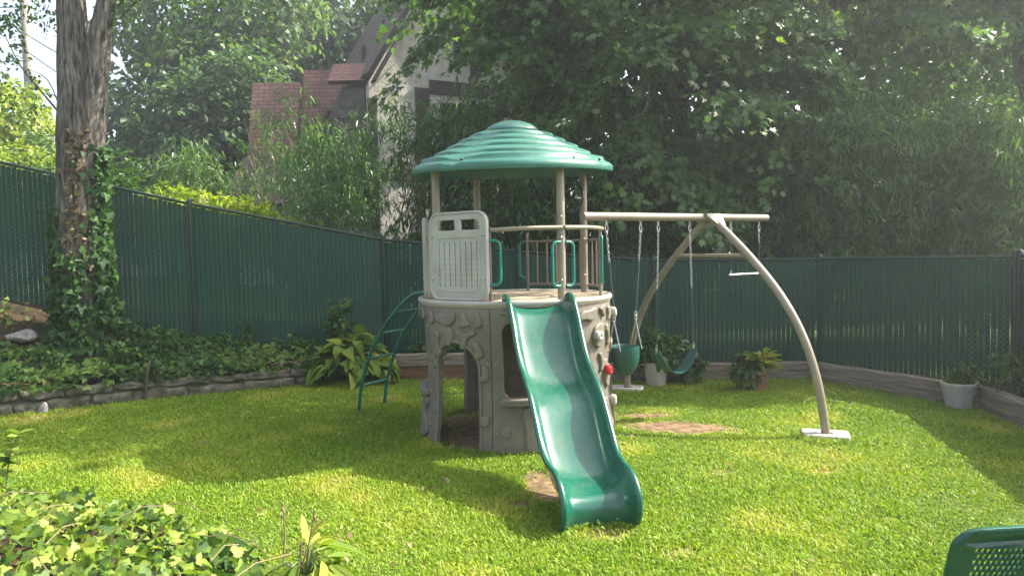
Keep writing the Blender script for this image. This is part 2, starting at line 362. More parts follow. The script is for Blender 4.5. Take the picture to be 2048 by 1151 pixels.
def lawn_material():
    m, n, out = _nodes('lawn_soil'); L = n.links.new
    b = n.nodes.new('ShaderNodeBsdfPrincipled'); b.inputs['Roughness'].default_value = 0.95; b.inputs['Specular IOR Level'].default_value = 0.1; L(b.outputs[0], out.inputs[0])
    tc = n.nodes.new('ShaderNodeTexCoord'); nz = n.nodes.new('ShaderNodeTexNoise'); nz.inputs['Scale'].default_value = 14; nz.inputs['Detail'].default_value = 9
    L(tc.outputs['Object'], nz.inputs['Vector'])
    turf = _ramp(n, [(0.35, (0.05, 0.09, 0.015)), (0.65, (0.12, 0.15, 0.035))]); dirt = _ramp(n, [(0.35, (0.10, 0.066, 0.04)), (0.7, (0.25, 0.17, 0.10))])
    L(nz.outputs['Fac'], turf.inputs[0]); L(nz.outputs['Fac'], dirt.inputs[0])
    at = n.nodes.new('ShaderNodeAttribute'); at.attribute_name = 'bare'
    mx = n.nodes.new('ShaderNodeMix'); mx.data_type = 'RGBA'; L(at.outputs['Fac'], mx.inputs[0]); L(turf.outputs[0], mx.inputs[6]); L(dirt.outputs[0], mx.inputs[7])
    L(mx.outputs[2], b.inputs['Base Color'])
    bp = n.nodes.new('ShaderNodeBump'); bp.inputs['Strength'].default_value = 0.8; bp.inputs['Distance'].default_value = 0.02; L(nz.outputs['Fac'], bp.inputs['Height']); L(bp.outputs[0], b.inputs['Normal'])
    return m
M['lawn'] = lawn_material()
xs = np.linspace(-10.5, 6.5, 171); ys_ = np.linspace(-2, 10.9, 130)
lawn = grid('lawn', xs, lambda x: ys_, 'lawn', lambda x, y: 0.012 * math.sin(1.3 * x) * math.sin(1.1 * y) if y > 3 else 0)
me = lawn.data; co_ = np.zeros(len(me.vertices) * 3); me.vertices.foreach_get('co', co_); co_ = co_.reshape(-1, 3) + np.array(lawn.location)
at = me.attributes.new('bare', 'FLOAT', 'POINT'); at.data.foreach_set('value', bare(co_[:, 0], co_[:, 1]).astype(np.float32))
M['meadow'] = mat('meadow', (0.075, 0.11, 0.03), (0.04, 0.06, 0.02), 0.95, 0.4, spec=0.1)
gx = np.concatenate([[-70, -50], np.linspace(-36, 40, 39), [55, 70]]); gy = np.concatenate([[-30, -18], np.linspace(-8, 60, 35), [75, 90]])
def ground_z(x, y):
    if y > 10.6 or (y > 9.0 and x > 6.0) or x > 6.5 or x < -10.5:
        s = max(0, min(1, (-x - 1) / 7)) if y > 9.5 else 0
        return -0.05 + 1.2 * s * min(1, max(0, (60 - y) / 30))
    return -0.08
grid('ground', gx, lambda x: gy, 'meadow', ground_z)
grid('bank', np.linspace(-9.5, -1.9, 100), lambda x: np.linspace(interp(WL, x, 1) + 0.10, interp(FL, x, 1) + 0.5, 16), 'soil', bank_z)
grid('soil_bed', np.linspace(-1.9, 4.1, 40), lambda x: np.linspace(interp([(-1.9, 10.13), (0.2, 10.0), (1.4, 9.63), (4.1, 9.52)], x, 1), 10.95 - 0.22 * max(0, x), 6), 'soil', lambda x, y: (0.33 if x < 0.1 else 0.2) - 0.05 + 0.012 * math.sin(9 * x))
bsoil = MB(); bsoil.add([(4.05, 9.52, .16), (5.21, 7.55, .17), (4.83, 5.2, .17), (5.6, 5.2, .17), (5.95, 7.9, .17), (4.35, 10.0, .16)], [(0, 1, 4, 5), (1, 2, 3, 4)])
tag(bsoil.build('soil_bed', 'soil'), kind='structure')

# stone retaining wall: individually shaped stones bedded in mortar
def stone_wall():
    t = thing('stone_wall', (-5.0, 8.8, 0), 'low rough grey stone retaining wall below the ivy bank at left', 'stone wall')
    pts = [Vector((x, y, 0)) for x, y in WL[:6]]; rnd = random.Random(3)
    st = MB(); mo = MB(); acc = 0.0
    lens = [0]
    for a, b in zip(pts, pts[1:]): lens.append(lens[-1] + (b - a).length)
    def at(s):
        for k in range(len(pts) - 1):
            if s <= lens[k + 1] or k == len(pts) - 2:
                u = (s - lens[k]) / (lens[k + 1] - lens[k]); d = (pts[k + 1] - pts[k]).normalized(); return pts[k] + (pts[k + 1] - pts[k]) * u, d
    tot = lens[-1]
    s = 0
    while s < tot:
        p, d = at(s); q, _ = at(min(tot, s + 0.3)); h = 0.33 - 0.1 * (s / tot)
        mo.beam(p + Vector((0, 0, h / 2 - .03)) + Vector((-d.y, d.x, 0)) * 0.13, q + Vector((0, 0, h / 2 - .03)) + Vector((-d.y, d.x, 0)) * 0.13, 0.22, h); s += 0.3
    mo.build('mortar', 'mortar', t, smooth=False)
    for row, (z0, z1) in enumerate(((-0.04, 0.19), (0.18, 0.335))):
        s = rnd.random() * 0.3
        while s < tot - 0.2:
            ln = rnd.uniform(0.28, 0.7); k = 1 - 0.3 * (s / tot); p, d = at(s + ln / 2); nrm = Vector((d.y, -d.x, 0))
            zz0, zz1 = z0 * k + rnd.uniform(-.012, .012), z1 * k + rnd.uniform(-.02, .012)
            nx, nz = 11, 6; vs = []; hw = ln / 2 - 0.010; hh = (zz1 - zz0) / 2 - 0.008
            ph = rnd.random() * 9
            for layer in (0, 1):
                for i in range(nx):
                    for j in range(nz):
                        u = i / (nx - 1) * 2 - 1; v = j / (nz - 1) * 2 - 1
                        e = max(abs(u) ** 5, abs(v) ** 3)
                        off = (0.03 - 0.026 * max(abs(u) ** 14, abs(v) ** 9) + 0.011 * math.sin(5 * u + ph) * math.cos(4 * v + ph) + .006 * math.sin(11 * u + 3 * ph)) if layer else -0.10
                        uu = u * hw * (1 - .05 * v * math.sin(ph)) + 0.012 * math.sin(3 * v + ph); vv = v * hh + 0.014 * math.sin(4.2 * u + ph) * (1 if j in (0, nz - 1) else .5)
                        vs.append(p + d * uu + nrm * off + Vector((0, 0, (zz0 + zz1) / 2 + vv)))
            fs = []
            A = nx * nz
            for i in range(nx - 1):
                for j in range(nz - 1):
                    a = A + i * nz + j; fs.append((a, a + nz, a + nz + 1, a + 1))
            ring = [i * nz for i in range(nx)] + [(nx - 1) * nz + j for j in range(1, nz)] + [i * nz + nz - 1 for i in range(nx - 2, -1, -1)] + [j for j in range(nz - 2, 0, -1)]
            for a, b in zip(ring, ring[1:] + ring[:1]): fs.append((a, b, b + A, a + A))
            st.add(vs, fs); s += ln
    st.build('stones', 'stone', t, ang=50)
stone_wall()

# timber edging
def timber(p, q, z0, z1, m, label, wd=0.14, group='landscape timbers edging the lawn'):
    p = Vector((*p, (z0 + z1) / 2)); q = Vector((*q, (z0 + z1) / 2)); d = q - p; L = d.length
    b = MB(); n = max(2, int(L / 0.12)); sd = Vector((d.y, -d.x, 0)).normalized(); h = (z1 - z0) / 2; ph = random.random() * 9
    sec = [(-1, -1), (1, -.93), (1, -.1), (.93, 0), (1, .1), (1, .9), (.9, 1), (-.9, 1), (-1, .9)]
    k0 = 0
    for i in range(n + 1):
        c = p + d * (i / n)
        for a, e in sec:
            b.v.append(tuple(c + sd * (a * wd / 2 + .004 * math.sin(3 * i + ph + e)) + Vector((0, 0, e * h + .004 * math.sin(1.3 * i + ph)))))
    m_ = len(sec)
    for i in range(n):
        for j in range(m_): b.f.append((i * m_ + j, i * m_ + (j + 1) % m_, (i + 1) * m_ + (j + 1) % m_, (i + 1) * m_ + j))
    b.f.append(tuple(reversed(range(m_)))); b.f.append(tuple(n * m_ + j for j in range(m_)))
    bm = b; o = bm.build('edging_timber', m, None, smooth=False)
    # lay the grain along the beam: the material stretches along local z
    rot = d.to_track_quat('Z', 'Y').to_matrix().to_4x4(); c = o.location.copy()
    o.data.transform(rot.inverted()); o.rotation_euler = rot.to_euler(); o.location = c
    tag(o, label, 'timber edging', group)
timber((-1.92, 10.12), (0.2, 9.98), 0.0, 0.20, 'timber_brown', 'brown lower board of the timber edging behind the ladder')
timber((-1.94, 10.12), (0.2, 9.98), 0.204, 0.375, 'timber', 'grey weathered top board of the timber edging behind the ladder', 0.16)
timber((0.22, 9.97), (1.62, 9.60), 0.0, 0.12, 'timber', 'lower timber behind the play tower and toddler swing')
timber((0.22, 9.97), (1.62, 9.60), 0.124, 0.24, 'timber', 'upper timber behind the play tower and toddler swing')
timber((1.64, 9.60), (4.02, 9.50), 0.0, 0.12, 'timber', 'lower long timber behind the terracotta pot')
timber((1.64, 9.60), (4.02, 9.50), 0.124, 0.235, 'timber', 'upper long timber behind the terracotta pot')
timber((4.05, 9.46), (5.13, 7.62), 0.0, 0.12, 'timber', 'lower slanting timber behind the grey patterned pot')
timber((4.05, 9.46), (5.13, 7.62), 0.124, 0.245, 'timber', 'upper slanting timber behind the grey patterned pot')
timber((5.17, 7.55), (4.78, 5.2), 0.0, 0.12, 'timber', 'lower timber along the right edge of the lawn')
timber((5.17, 7.55), (4.78, 5.2), 0.124, 0.245, 'timber', 'upper timber along the right edge of the lawn')

# slatted chain-link fences
def fence(pts, label, wide=.0605, posts=None, barbs=True):
    mid = pts[len(pts) // 2]
    t = thing('slat_fence', (mid[0], mid[1], mid[3]), label, 'fence')
    rail = MB()
    for i, (x, y, zt, zb) in enumerate(pts):
        if posts and i not in posts: continue
        b = MB(); b.tube([(x, y, zb - 0.3), (x, y, zt + 0.03)], 0.032, 12); b.lathe([(.037, 0), (.037, .03), (.022, .05), (.001, .055)], (x, y, zt + .02), 12)
        b.build('post', 'post', t)
    for (x0, y0, t0, b0), (x1, y1, t1, b1) in zip(pts, pts[1:]):
        rail.tube([(x0, y0, t0), (x1, y1, t1)], 0.021, 10)
        L = math.hypot(x1 - x0, y1 - y0); d = Vector(((x1 - x0) / L, (y1 - y0) / L, 0)); nn = Vector((d.y, -d.x, 0))
        if nn.y > 0 and abs(nn.y) > .3: nn = -nn
        if abs(nn.y) <= .3 and nn.x > 0: nn = -nn
        A = Vector((x0, y0, 0)); zt = lambda s: t0 + (t1 - t0) * s / L; zb = lambda s: b0 + (b1 - b0) * s / L
        sl = MB(); wr = MB(); stp = 0.064; n = int((L - 0.03) / stp)
        for k in range(n):
            s = 0.03 + k * stp; wv = wide + random.uniform(-.0025, .0018); c = A + d * (s + stp / 2) + nn * random.uniform(-.002, .002)
            ss = s + stp / 2; tw = random.uniform(-.04, .04); sd = d * math.cos(tw) + nn * math.sin(tw)
            topz = zt(ss) - 0.03 + random.uniform(-.012, .006); botz = zb(ss) + random.uniform(-.02, .02); bow = nn * 0.006
            v = []
            for z in (botz, topz):
                cc = Vector((c.x, c.y, z)); v += [cc - sd * wv / 2 - nn * .003, cc + bow * .6, cc + sd * wv / 2 - nn * .003, cc - nn * .006]
            sl.add(v, [(0, 1, 5, 4), (1, 2, 6, 5), (2, 3, 7, 6), (3, 0, 4, 7), (4, 5, 6, 7)])
        sl.build('slat_panel', 'slat', t, smooth=False)
        # woven diamond wire standing just proud of the slats on both diagonals
        H = (t0 - b0 + t1 - b1) / 2 - 0.02; st = stp
        m_ = int((L + H) / st)
        for sgn in (1, -1):
            for k in range(m_):
                s0 = k * st - H if sgn > 0 else k * st
                lo_h, hi_h = 0.0, H
                def at(h):
                    s = s0 + h * sgn; return s
                hs = [0.0, H]
                if sgn > 0:
                    ha = max(0, -s0); hb = min(H, L - s0)
                else:
                    ha = max(0, s0 - L); hb = min(H, s0)
                if hb - ha < 0.03: continue
                p = A + d * at(ha) + nn * .011 + Vector((0, 0, zb(at(ha)) + .01 + ha)); q = A + d * at(hb) + nn * .011 + Vector((0, 0, zb(at(hb)) + .01 + hb))
                wr.tube([p, q], 0.0028, 3, caps=False)
                if sgn > 0 and barbs and hb >= H - 1e-6:
                    e = 0.038
                    for dx in (-1, 1): wr.tube([q, q + d * (dx * .014) + Vector((0, 0, e))], 0.0022, 3, caps=False)
        wr.build('chain_link_mesh', 'wire', t, smooth=False)
    rail.build('top_rail', 'post', t)
    return t
fence(FL, 'dark green slatted chain-link fence sloping down from left behind the tree', posts=[0, 1, 2, 3, 4])
fence([(2.07, 10.2, 1.65, .17), (4.29, 9.75, 1.63, .16), (5.70, 7.92, 1.65, .16)], 'level green slatted chain-link fence behind the swings', wide=.058)
fence([(5.72, 7.88, 1.66, .12), (5.05, 5.2, 1.66, .12), (4.5, 2.9, 1.66, .12), (3.9, 0.3, 1.66, .12)], 'green slatted fence running along the right edge of the yard', barbs=False)

# ------------------------------------------------------------------ play set
C = Vector((0.03, 7.2, 0)); DZ = 1.375
def pol(th, r, z): a = R(th); return Vector((C.x + r * math.sin(a), C.y - r * math.cos(a), z))
play = thing('play_set', C, 'green roofed climbing tower with wavy slide, arched ladder and tan swing beam', 'play set')
RW = 0.945
def wall_r(z):                          # slight barrel: waisted in the middle, flared foot
    return RW + 0.022 * max(0, 1 - z / 0.35) ** 1.5 + 0.012 * math.cos(z * 5.2) - 0.01
def bend(vs, th0, r_off=0.0):           # plate coordinates (arc, height, out) onto the tower wall
    out = []
    for v in vs:
        th = th0 + math.degrees(v[0] / RW); out.append(pol(th, wall_r(v[1]) + v[2] + r_off, v[1]))
    return out
BLOB = {
 'leaf': [(-.13, .02), (-.06, .06), (.03, .05), (.12, .06), (.14, .01), (.09, -.05), (.02, -.06), (-.05, -.03), (-.12, -.02)],
 'oval': [(-.07, .06), (0, .10), (.07, .08), (.08, -.02), (.03, -.10), (-.04, -.09), (-.08, -.02)],
 'tri': [(-.09, .07), (0, .045), (.09, .075), (.10, .035), (.03, 0), (.0, -.05), (-.01, -.11), (-.07, -.10), (-.06, -.02), (-.09, .03)],
 'bone': [(-.035, .12), (.03, .13), (.04, .08), (.015, .04), (.02, -.05), (.05, -.09), (.02, -.14), (-.035, -.13), (-.03, -.06), (-.015, .03), (-.045, .07)],
 'bean': [(-.04, .07), (.01, .08), (.04, .03), (.05, -.05), (.0, -.08), (-.045, -.05), (-.02, .0)],
 'flame': [(-.13, .20), (-.05, .24), (-.01, .14), (.07, .06), (.15, -.03), (.16, -.17), (.04, -.21), (-.10, -.19), (-.11, -.02)],
 'wedge': [(-.02, .06), (.03, .07), (.05, 0), (.07, -.06), (-.06, -.06), (-.03, -.01)],
}
def blob(mb, kind, th, z, s=1.0, rot=0.0, th0=None, dep=0.052):
    pts = smooth_loop([(x * s, y * s) for x, y in BLOB[kind]], 3); c, sn = math.cos(R(rot)), math.sin(R(rot))
    base = [(p[0] * c - p[1] * sn, p[0] * sn + p[1] * c) for p in pts]
    pts = [(x, y + z) for x, y in base]
    vs, fs = plate([pts], dep * 2, 0.017 * min(1, s + .1), 0.0, 3)
    mb.add(bend([(v[0], v[1], v[2]) for v in vs], th), fs)
ARCH = lambda hw, top, c=0: [(c + hw * math.cos(a), top - hw * 1.05 + hw * 1.05 * math.sin(a)) for a in np.linspace(0, math.pi, 14)]
HALF = R(22.4) * RW
def wall_panel(th, opening=None, reliefs=(), holes=()):
    x0, x1 = -HALF, HALF; zt = DZ - 0.03
    if opening == 'door':
        hw = 0.245; lo = [(-hw - .0, -0.02)]
        loops = [[(x0, -.02)] + [(-hw - .02, -.02)] + [(p[0] * (1 + .0), p[1]) for p in reversed(ARCH(hw, 1.0))] + [(hw + .02, -.02), (x1, -.02), (x1, zt), (x0, zt)]]
    elif opening == 'window':
        loops = [[(x0, -.02), (x1, -.02), (x1, zt), (x0, zt)], rrect(-.265, .50, .265, 1.19, .09)]
    else:
        loops = [[(x0, -.02), (x1, -.02), (x1, zt), (x0, zt)]]
    vs, fs = plate(loops, 0.045, 0.007, 0.085)
    mb = MB(); mb.add(bend([(v[0], v[1], v[2] - .0) for v in vs], th), fs)
    if opening == 'window':
        v2, f2 = plate([rrect(-.29, .44, .29, .505, .02)], 0.12, 0.012, 0.09); mb.add(bend([(v[0], v[1], v[2] + .02) for v in v2], th), f2)
    if opening == 'door':               # rolled lip round the doorway
        hw = .258; pth = [(-hw - .01, -.01)] + [(p[0], p[1]) for p in reversed(ARCH(hw, 1.012))] + [(hw + .01, -.01)]
        mb.tube(bend([(p[0], p[1], .022) for p in smooth_loop([(*p, 0) for p in pth], 2, False)], th), 0.016, 8)
    for k, a, z, s, r in reliefs: blob(mb, k, th + a, z, s, r)
    o = mb.build('wall_panel', 'tan_plastic', play, ang=35)
    for z in (0.18, .5, .82, 1.14) if not holes else ():
        for e in (-1, 1):
            p = pol(th + e * 20.2, wall_r(z) + .021, z); n = (p - C); n.z = 0; n.normalize()
            bo = MB(); bo.lathe([(.014, 0), (.014, .004), (.008, .005), (.007, .010), (.001, .011)], (0, 0, 0), 10)
            q = n.to_track_quat('Z', 'Y').to_matrix(); bo.v = [tuple(q @ Vector(v) + p) for v in bo.v]; bo.build('bolt', 'tan_metal', o)
    return o
RA = [('bean', -18.5, 1.22, .8, 0), ('bean', -18.5, .8, .9, 10), ('bean', 18.6, .72, .9, -10), ('oval', -18.6, .35, .5, 20), ('oval', 18.7, .3, .5, 0), ('leaf', -6, 1.21, .95, 5), ('wedge', 7, 1.21, .9, 10), ('bean', 15.5, 1.21, .85, 0), ('bone', -13, .98, .85, 0), ('oval', -4, 1.06, .85, 0), ('tri', 8.5, 1.05, .95, 0), ('bean', 15, .94, 1.0, 15)]
wall_panel(-36.5, 'door', RA)
wall_panel(8.5, 'window', [('flame', 1.5, .21, .9, 0), ('leaf', -14, 1.28, .4, 0), ('oval', 13, .3, .8, 30), ('leaf', 10, 1.27, .5, 0), ('oval', -15, .2, .45, 20)])
cw = wall_panel(53.5, None, [('leaf', -10, 1.22, .95, 10), ('wedge', 5, 1.25, .8, 200), ('wedge', 14, 1.22, .9, 20), ('bone', -15, .97, .9, 8), ('oval', 0, 1.02, 1.15, 0), ('bone', 12, 1.0, .8, 200), ('tri', 6, .76, .95, 100),
    ('oval', -14, .72, 1.0, 40), ('oval', 14, .6, 1.1, 0), ('oval', -2, .44, 1.0, 70), ('tri', -13, .38, .9, 20), ('leaf', 10, .27, .9, 80), ('wedge', -2, .16, 1.2, 20), ('flame', 14, .15, .55, 0)])
wall_panel(98.5, None, [('leaf', -12, 1.2, .8, 0), ('oval', -14, .85, .9, 0), ('tri', -12, .5, .9, 0), ('flame', -12, .2, .7, 0), ('oval', 8, 1.1, .9, 0)])
wall_panel(143.5, 'door', [('leaf', 0, 1.2, .9, 0)])
wall_panel(188.5, None, [('oval', -8, .3, 1.0, 0), ('tri', 6, .9, 1, 0), ('leaf', 0, 1.2, 1, 0)])
wall_panel(233.5, 'door', [('leaf', 0, 1.2, .9, 0)])
wall_panel(-81.5, 'window', [('leaf', 8, 1.27, .6, 80), ('bean', 15, 1.25, .8, 10), ('flame', 10, .2, .8, 10), ('oval', -10, .2, .8, 0), ('oval', 14, .38, .6, 0)])
# inner liner with moulded shapes, seen through the front window
for i, (th, z, m, s) in enumerate(((53.5 - 3, 1.02, 'white_plastic', 1.0), (53.5 + 11, .66, 'red_plastic', 1.0), (53.5 + 20, 1.21, 'white_plastic', .9), (53.5 + 21, .33, 'white_plastic', .9))):
    p = pol(th, wall_r(z) + .045, z); n = (p - C); n.z = 0; n.normalize(); sd = Vector((-n.y, n.x, 0)); b = MB()
    rings = [(0.030, -.03), (.046, 0), (.052, .022), (.046, .046), (.03, .056), (.012, .05), (.011, .03)]
    k0 = 0
    for (r, o_) in rings:
        for j in range(14):
            a = 2 * math.pi * j / 14; rr = r * s * (1 + .13 * math.cos(2 * a + i)); b.v.append(tuple(p + n * o_ * s + sd * (rr * math.cos(a)) + Vector((0, 0, rr * math.sin(a) * 1.1))))
    for q in range(len(rings) - 1):
        for j in range(14): b.f.append((q * 14 + j, q * 14 + (j + 1) % 14, (q + 1) * 14 + (j + 1) % 14, (q + 1) * 14 + j))
    b.f.append(tuple(reversed(range(14)))); b.f.append(tuple(6 * 14 + j for j in range(14)))
    h = b.build('climbing_hold', m, play)
    if m == 'red_plastic': h['label'] = 'red climbing hold'
# deck
b = MB(); prof = [(.001, -.06), (.90, -.06), (.962, -.055), (.978, -.045), (.98, -.012), (.972, .0), (.955, .003), (.93, -.002), (.001, -.002)]
b.lathe(prof, (C.x, C.y, DZ), 72); deck = b.build('deck', 'deck_plastic', play)
b = MB(); b.lathe([(.945, -.03), (.985, -.03), (.992, -.02), (.992, .0), (.984, .012), (.96, .012), (.945, .004)], (C.x, C.y, DZ), 72); b.build('deck_rim', 'white_plastic', deck)
# posts
for th in (-60, 30, 118, 208):
    p = pol(th, .86, 0); b = MB(); b.tube([(p.x, p.y, DZ - .05), (p.x, p.y, 2.64)], 0.039, 18)
    po = b.build('post', 'tan_metal', play); bb = MB(); n = Vector((0, -1, 0))
    for z in (1.56, 1.95, 2.14): MB().ball((p.x - .0, p.y - .04, z), .011, 6).build('bolt', 'steel', po)
# roof: terraced shell with a raised lip between two notches, plus dome cap
def roof():
    zb = 2.615; n = 200; prof = [(.975, .0), (1.010, .003), (1.018, .030), (1.010, .050), (.985, .066), (.93, .092)]
    rr = [.93, .80, .675, .55, .425, .30]; zz_ = [.092, .170, .238, .304, .368, .425]
    for k in range(5):                   # five terraces: a shallow tread, then a short rolled riser
        r0, r1, z0, z1 = rr[k], rr[k + 1], zz_[k], zz_[k + 1]; dz = z1 - z0
        prof += [(r0 - .004, z0 + dz * .30), (r0 - .016, z0 + dz * .44), (r1 + .035, z0 + dz * .90), (r1, z1)]
    prof += [(.27, .428), (.20, .43)]
    b = MB(); rows = []
    for j in range(n):
        th = 360 * j / n; seam = min(abs((th - s + 180) % 360 - 180) for s in (-32, 58, 148, 238))
        g = 1 / (1 + math.exp(-(seam - 12) / 3.0))          # terraces die away towards the seams
        lipd = abs((th - 13 + 180) % 360 - 180); lip = 1 / (1 + math.exp((lipd - 42) / 1.1)); lip = max(lip, 1 / (1 + math.exp((abs((th - 193 + 180) % 360 - 180) - 42) / 1.1)))
        lip2 = 1 / (1 + math.exp((min(abs((th - 103 + 180) % 360 - 180), abs((th + 77 + 180) % 360 - 180)) - 38) / 1.1))
        for (r, z) in prof:
            zl = float(np.interp(-r, [-v for v in rr], zz_)) if .30 <= r <= .93 else z
            zz = zl + (z - zl) * (0.3 + 0.95 * g)
            if r > .90 and z > .04: zz += 0.016 * max(lip, lip2) * min(1, (z - .04) / .012)
            sv = .006 if seam < .8 and r > .3 else 0
            p = pol(th, r - sv * .3, zb + zz - sv); b.v.append(tuple(p))
    m = len(prof)
    for j in range(n):
        for i in range(m - 1):
            a = j * m + i; c = ((j + 1) % n) * m + i; b.f.append((a, c, c + 1, a + 1))
    k0 = len(b.v)                                            # underside shell
    und = [(.975, .0), (.96, .03), (.86, .10), (.60, .24), (.34, .37), (.2, .40)]
    for j in range(n):
        for (r, z) in und: b.v.append(tuple(pol(360 * j / n, r, zb + z)))
    m2 = len(und)
    for j in range(n):
        for i in range(m2 - 1):
            a = k0 + j * m2 + i; c = k0 + ((j + 1) % n) * m2 + i; b.f.append((a, a + 1, c + 1, c))
    tilt = lambda mb: setattr(mb, 'v', [(x, y, z + (y - C.y) * .055) for x, y, z in mb.v])   # the shell sits slightly low at the front
    tilt(b); ro = b.build('roof', 'roof_green', play, ang=60)
    c = MB(); c.lathe([(.18, .40), (.262, .425), (.272, .437), (.268, .448), (.245, .468), (.20, .497), (.13, .524), (.06, .537), (.001, .540)], (C.x, C.y, zb), 48); tilt(c); c.build('roof_cap', 'roof_green', ro)
    for th in (-29, 36, 61, -77):
        p = pol(th, .95, zb + .10); p.z += (p.y - C.y) * .055; MB().ball(p, .014, 6).build('bolt', 'post', ro)
roof()
# white side gates
def gate(th0, th1, z0, z1):
    Rg = 0.925; half = R(abs(th1 - th0)) / 2 * Rg; thc = (th0 + th1) / 2; h = z1 - z0
    fr = [rrect(-half, 0, half, h, .11, 7)]
    mull = .03
    top0, top1 = h - .17, h - .075
    def win(x0, x1, rl, rr):
        o = []
        for cx, cy, r, a0 in ((x1 - .01, top0 + .01, .01, -90), (x1 - rr, top1 - rr, rr, 0), (x0 + rl, top1 - rl, rl, 90), (x0 + .01, top0 + .01, .01, 180)):
            for k in range(5):
                a = R(a0 + 90 * k / 4); o.append((cx + r * math.cos(a), cy + r * math.sin(a)))
        return o
    xi = half - .085
    loops = fr + [win(-xi, -mull, .07, .01), win(mull, xi, .01, .07)]
    ns = 8; sx = np.linspace(-xi + .035, xi - .035, ns)
    for x in sx:                                  # dashed slots between the boards
        z = .125
        while z < top0 - .12:
            loops.append([(x - .0048, z), (x + .0048, z), (x + .0048, z + .036), (x - .0048, z + .036)]); z += .047
    vs, fs = plate(loops, .03, .0015, 0, 1)
    mb = MB()
    a_ = R(thc); rad = Vector((math.sin(a_), -math.cos(a_), 0)); tg = Vector((math.cos(a_), math.sin(a_), 0)); cc = Vector((C.x, C.y, 0)) + rad * (Rg * (.35 + .65 * math.cos(R(abs(th1 - th0)) / 2)) + .01)
    def bd(v): return [cc + tg * q[0] + rad * q[2] + Vector((0, 0, z0 + q[1])) for q in v]
    mb.add(bd(vs), fs)
    for lp, wd in ((rrect(-half + .012, .012, half - .012, h - .012, .10, 7), .014),):
        mb.tube(bd([(p[0], p[1], .012) for p in lp]), wd, 8, closed=True)
    # raised inner border and cross rail
    a = rrect(-xi - .005, .085, xi + .005, top0 - .055, .09, 6); mb.tube(bd([(p[0], p[1], .014) for p in a]), .007, 6, closed=True)
    v2, f2 = plate([rrect(-xi + .002, top0 - .075, xi - .002, top0 - .004, .01)], .045, .006, .1); mb.add(bd(v2), f2)
    v2, f2 = plate([rrect(-mull + .003, top0, mull - .003, top1 + .004, .005)], .036, .004); mb.add(bd(v2), f2)
    o = mb.build('side_panel', 'white_plastic', play, ang=30)
    for zz in (.2, h - .22):
        for e in (-1, 1): MB().ball(bd([(e * (half - .035), zz, .02)])[0], .013, 6).build('bolt', 'steel', o)
gate(-56.5, -14, DZ + .012, DZ + .83)
gate(-107, -63.5, DZ + .012, DZ + .80)
# rails and handles
def rail_tube(pts, r, m, name='rail', k=4): 
    b = MB(); b.tube(smooth_loop(pts, k, False), r, 12); return b.build(name, m, play)
zr = 2.035
sp = pol(-14.5, .90, 0); b = MB(); b.tube([(sp.x, sp.y, DZ), (sp.x, sp.y, 2.02)], .015, 10); b.build('rail_post', 'brown_metal', play)
rail_tube([pol(-13.5, .92, zr - .01), pol(5, .93, zr), pol(29, .90, zr + .005)], .020, 'tan_metal', 'safety_bar')
rail_tube([pol(31, .90, zr + .005), pol(50, .93, zr + .005), pol(70, .915, zr + .0), pol(72.5, .905, zr - .01)], .020, 'tan_metal', 'safety_bar')
b = MB(); ths = np.linspace(73, 170, 14)
top = [pol(t, .89, DZ + .56) for t in ths]; bot = [pol(t, .89, DZ + .075) for t in ths]
b.tube(top, .013, 8); b.tube(bot, .013, 8)
railing = b.build('railing', 'brown_metal', play)
for k, t in enumerate(ths):
    bb = MB()
    if k in (0, 13): bb.tube([pol(t, .89, DZ), pol(t, .89, DZ + .66)], .017, 10)
    else: bb.tube([pol(t, .89, DZ + .075), pol(t, .89, DZ + .56)], .0105, 8)
    bb.build('baluster', 'tan_metal' if k in (0,) else 'brown_metal', railing)
def handle(th, r, z0, z1, tang, w_=.085):
    p = pol(th, r, 0); a = R(th); rad = Vector((math.sin(a), -math.cos(a), 0)); tn = Vector((math.cos(a), math.sin(a), 0)) * tang
    pts = [p + Vector((0, 0, z0)), p + tn * w_ * .6 + Vector((0, 0, z0)), p + tn * w_ * .95 + Vector((0, 0, z0 + .03)), p + tn * w_ + Vector((0, 0, z0 + .08)), p + tn * w_ + Vector((0, 0, z1 - .08)), p + tn * w_ * .95 + Vector((0, 0, z1 - .03)), p + tn * w_ * .6 + Vector((0, 0, z1)), p + Vector((0, 0, z1))]
    rail_tube(pts, .0135, 'tube_green', 'grab_handle', 3)
handle(-14, .93, DZ + .16, DZ + .555, 1, .10)
handle(28, .895, DZ + .13, DZ + .53, -1); handle(32, .895, DZ + .13, DZ + .53, 1)
handle(73, .91, DZ + .13, DZ + .58, -1, .03); handle(170, .90, DZ + .15, DZ + .56, 1, .09)
# steering wheel
wp = P(1147, 396, 7.5); b = MB(); ax = Vector((-.80, -.6, .1)).normalized(); e1 = ax.cross(Vector((0, 0, 1))).normalized(); e2 = e1.cross(ax)
b.tube([wp + (e1 * math.cos(a) + e2 * math.sin(a)) * .145 for a in np.linspace(0, 2 * math.pi, 28, endpoint=False)], .014, 8, closed=True)
for a in (90, 210, 330): b.tube([wp - ax * .02, wp + (e1 * math.cos(R(a)) + e2 * math.sin(R(a))) * .14], .010, 6)
pp = pol(118, .86, wp.z); b.tube([wp - ax * .03, (pp.x, pp.y, wp.z)], .018, 8); b.ball(wp, .03, 8)
b.build('steering_wheel', 'dark_plastic', play)
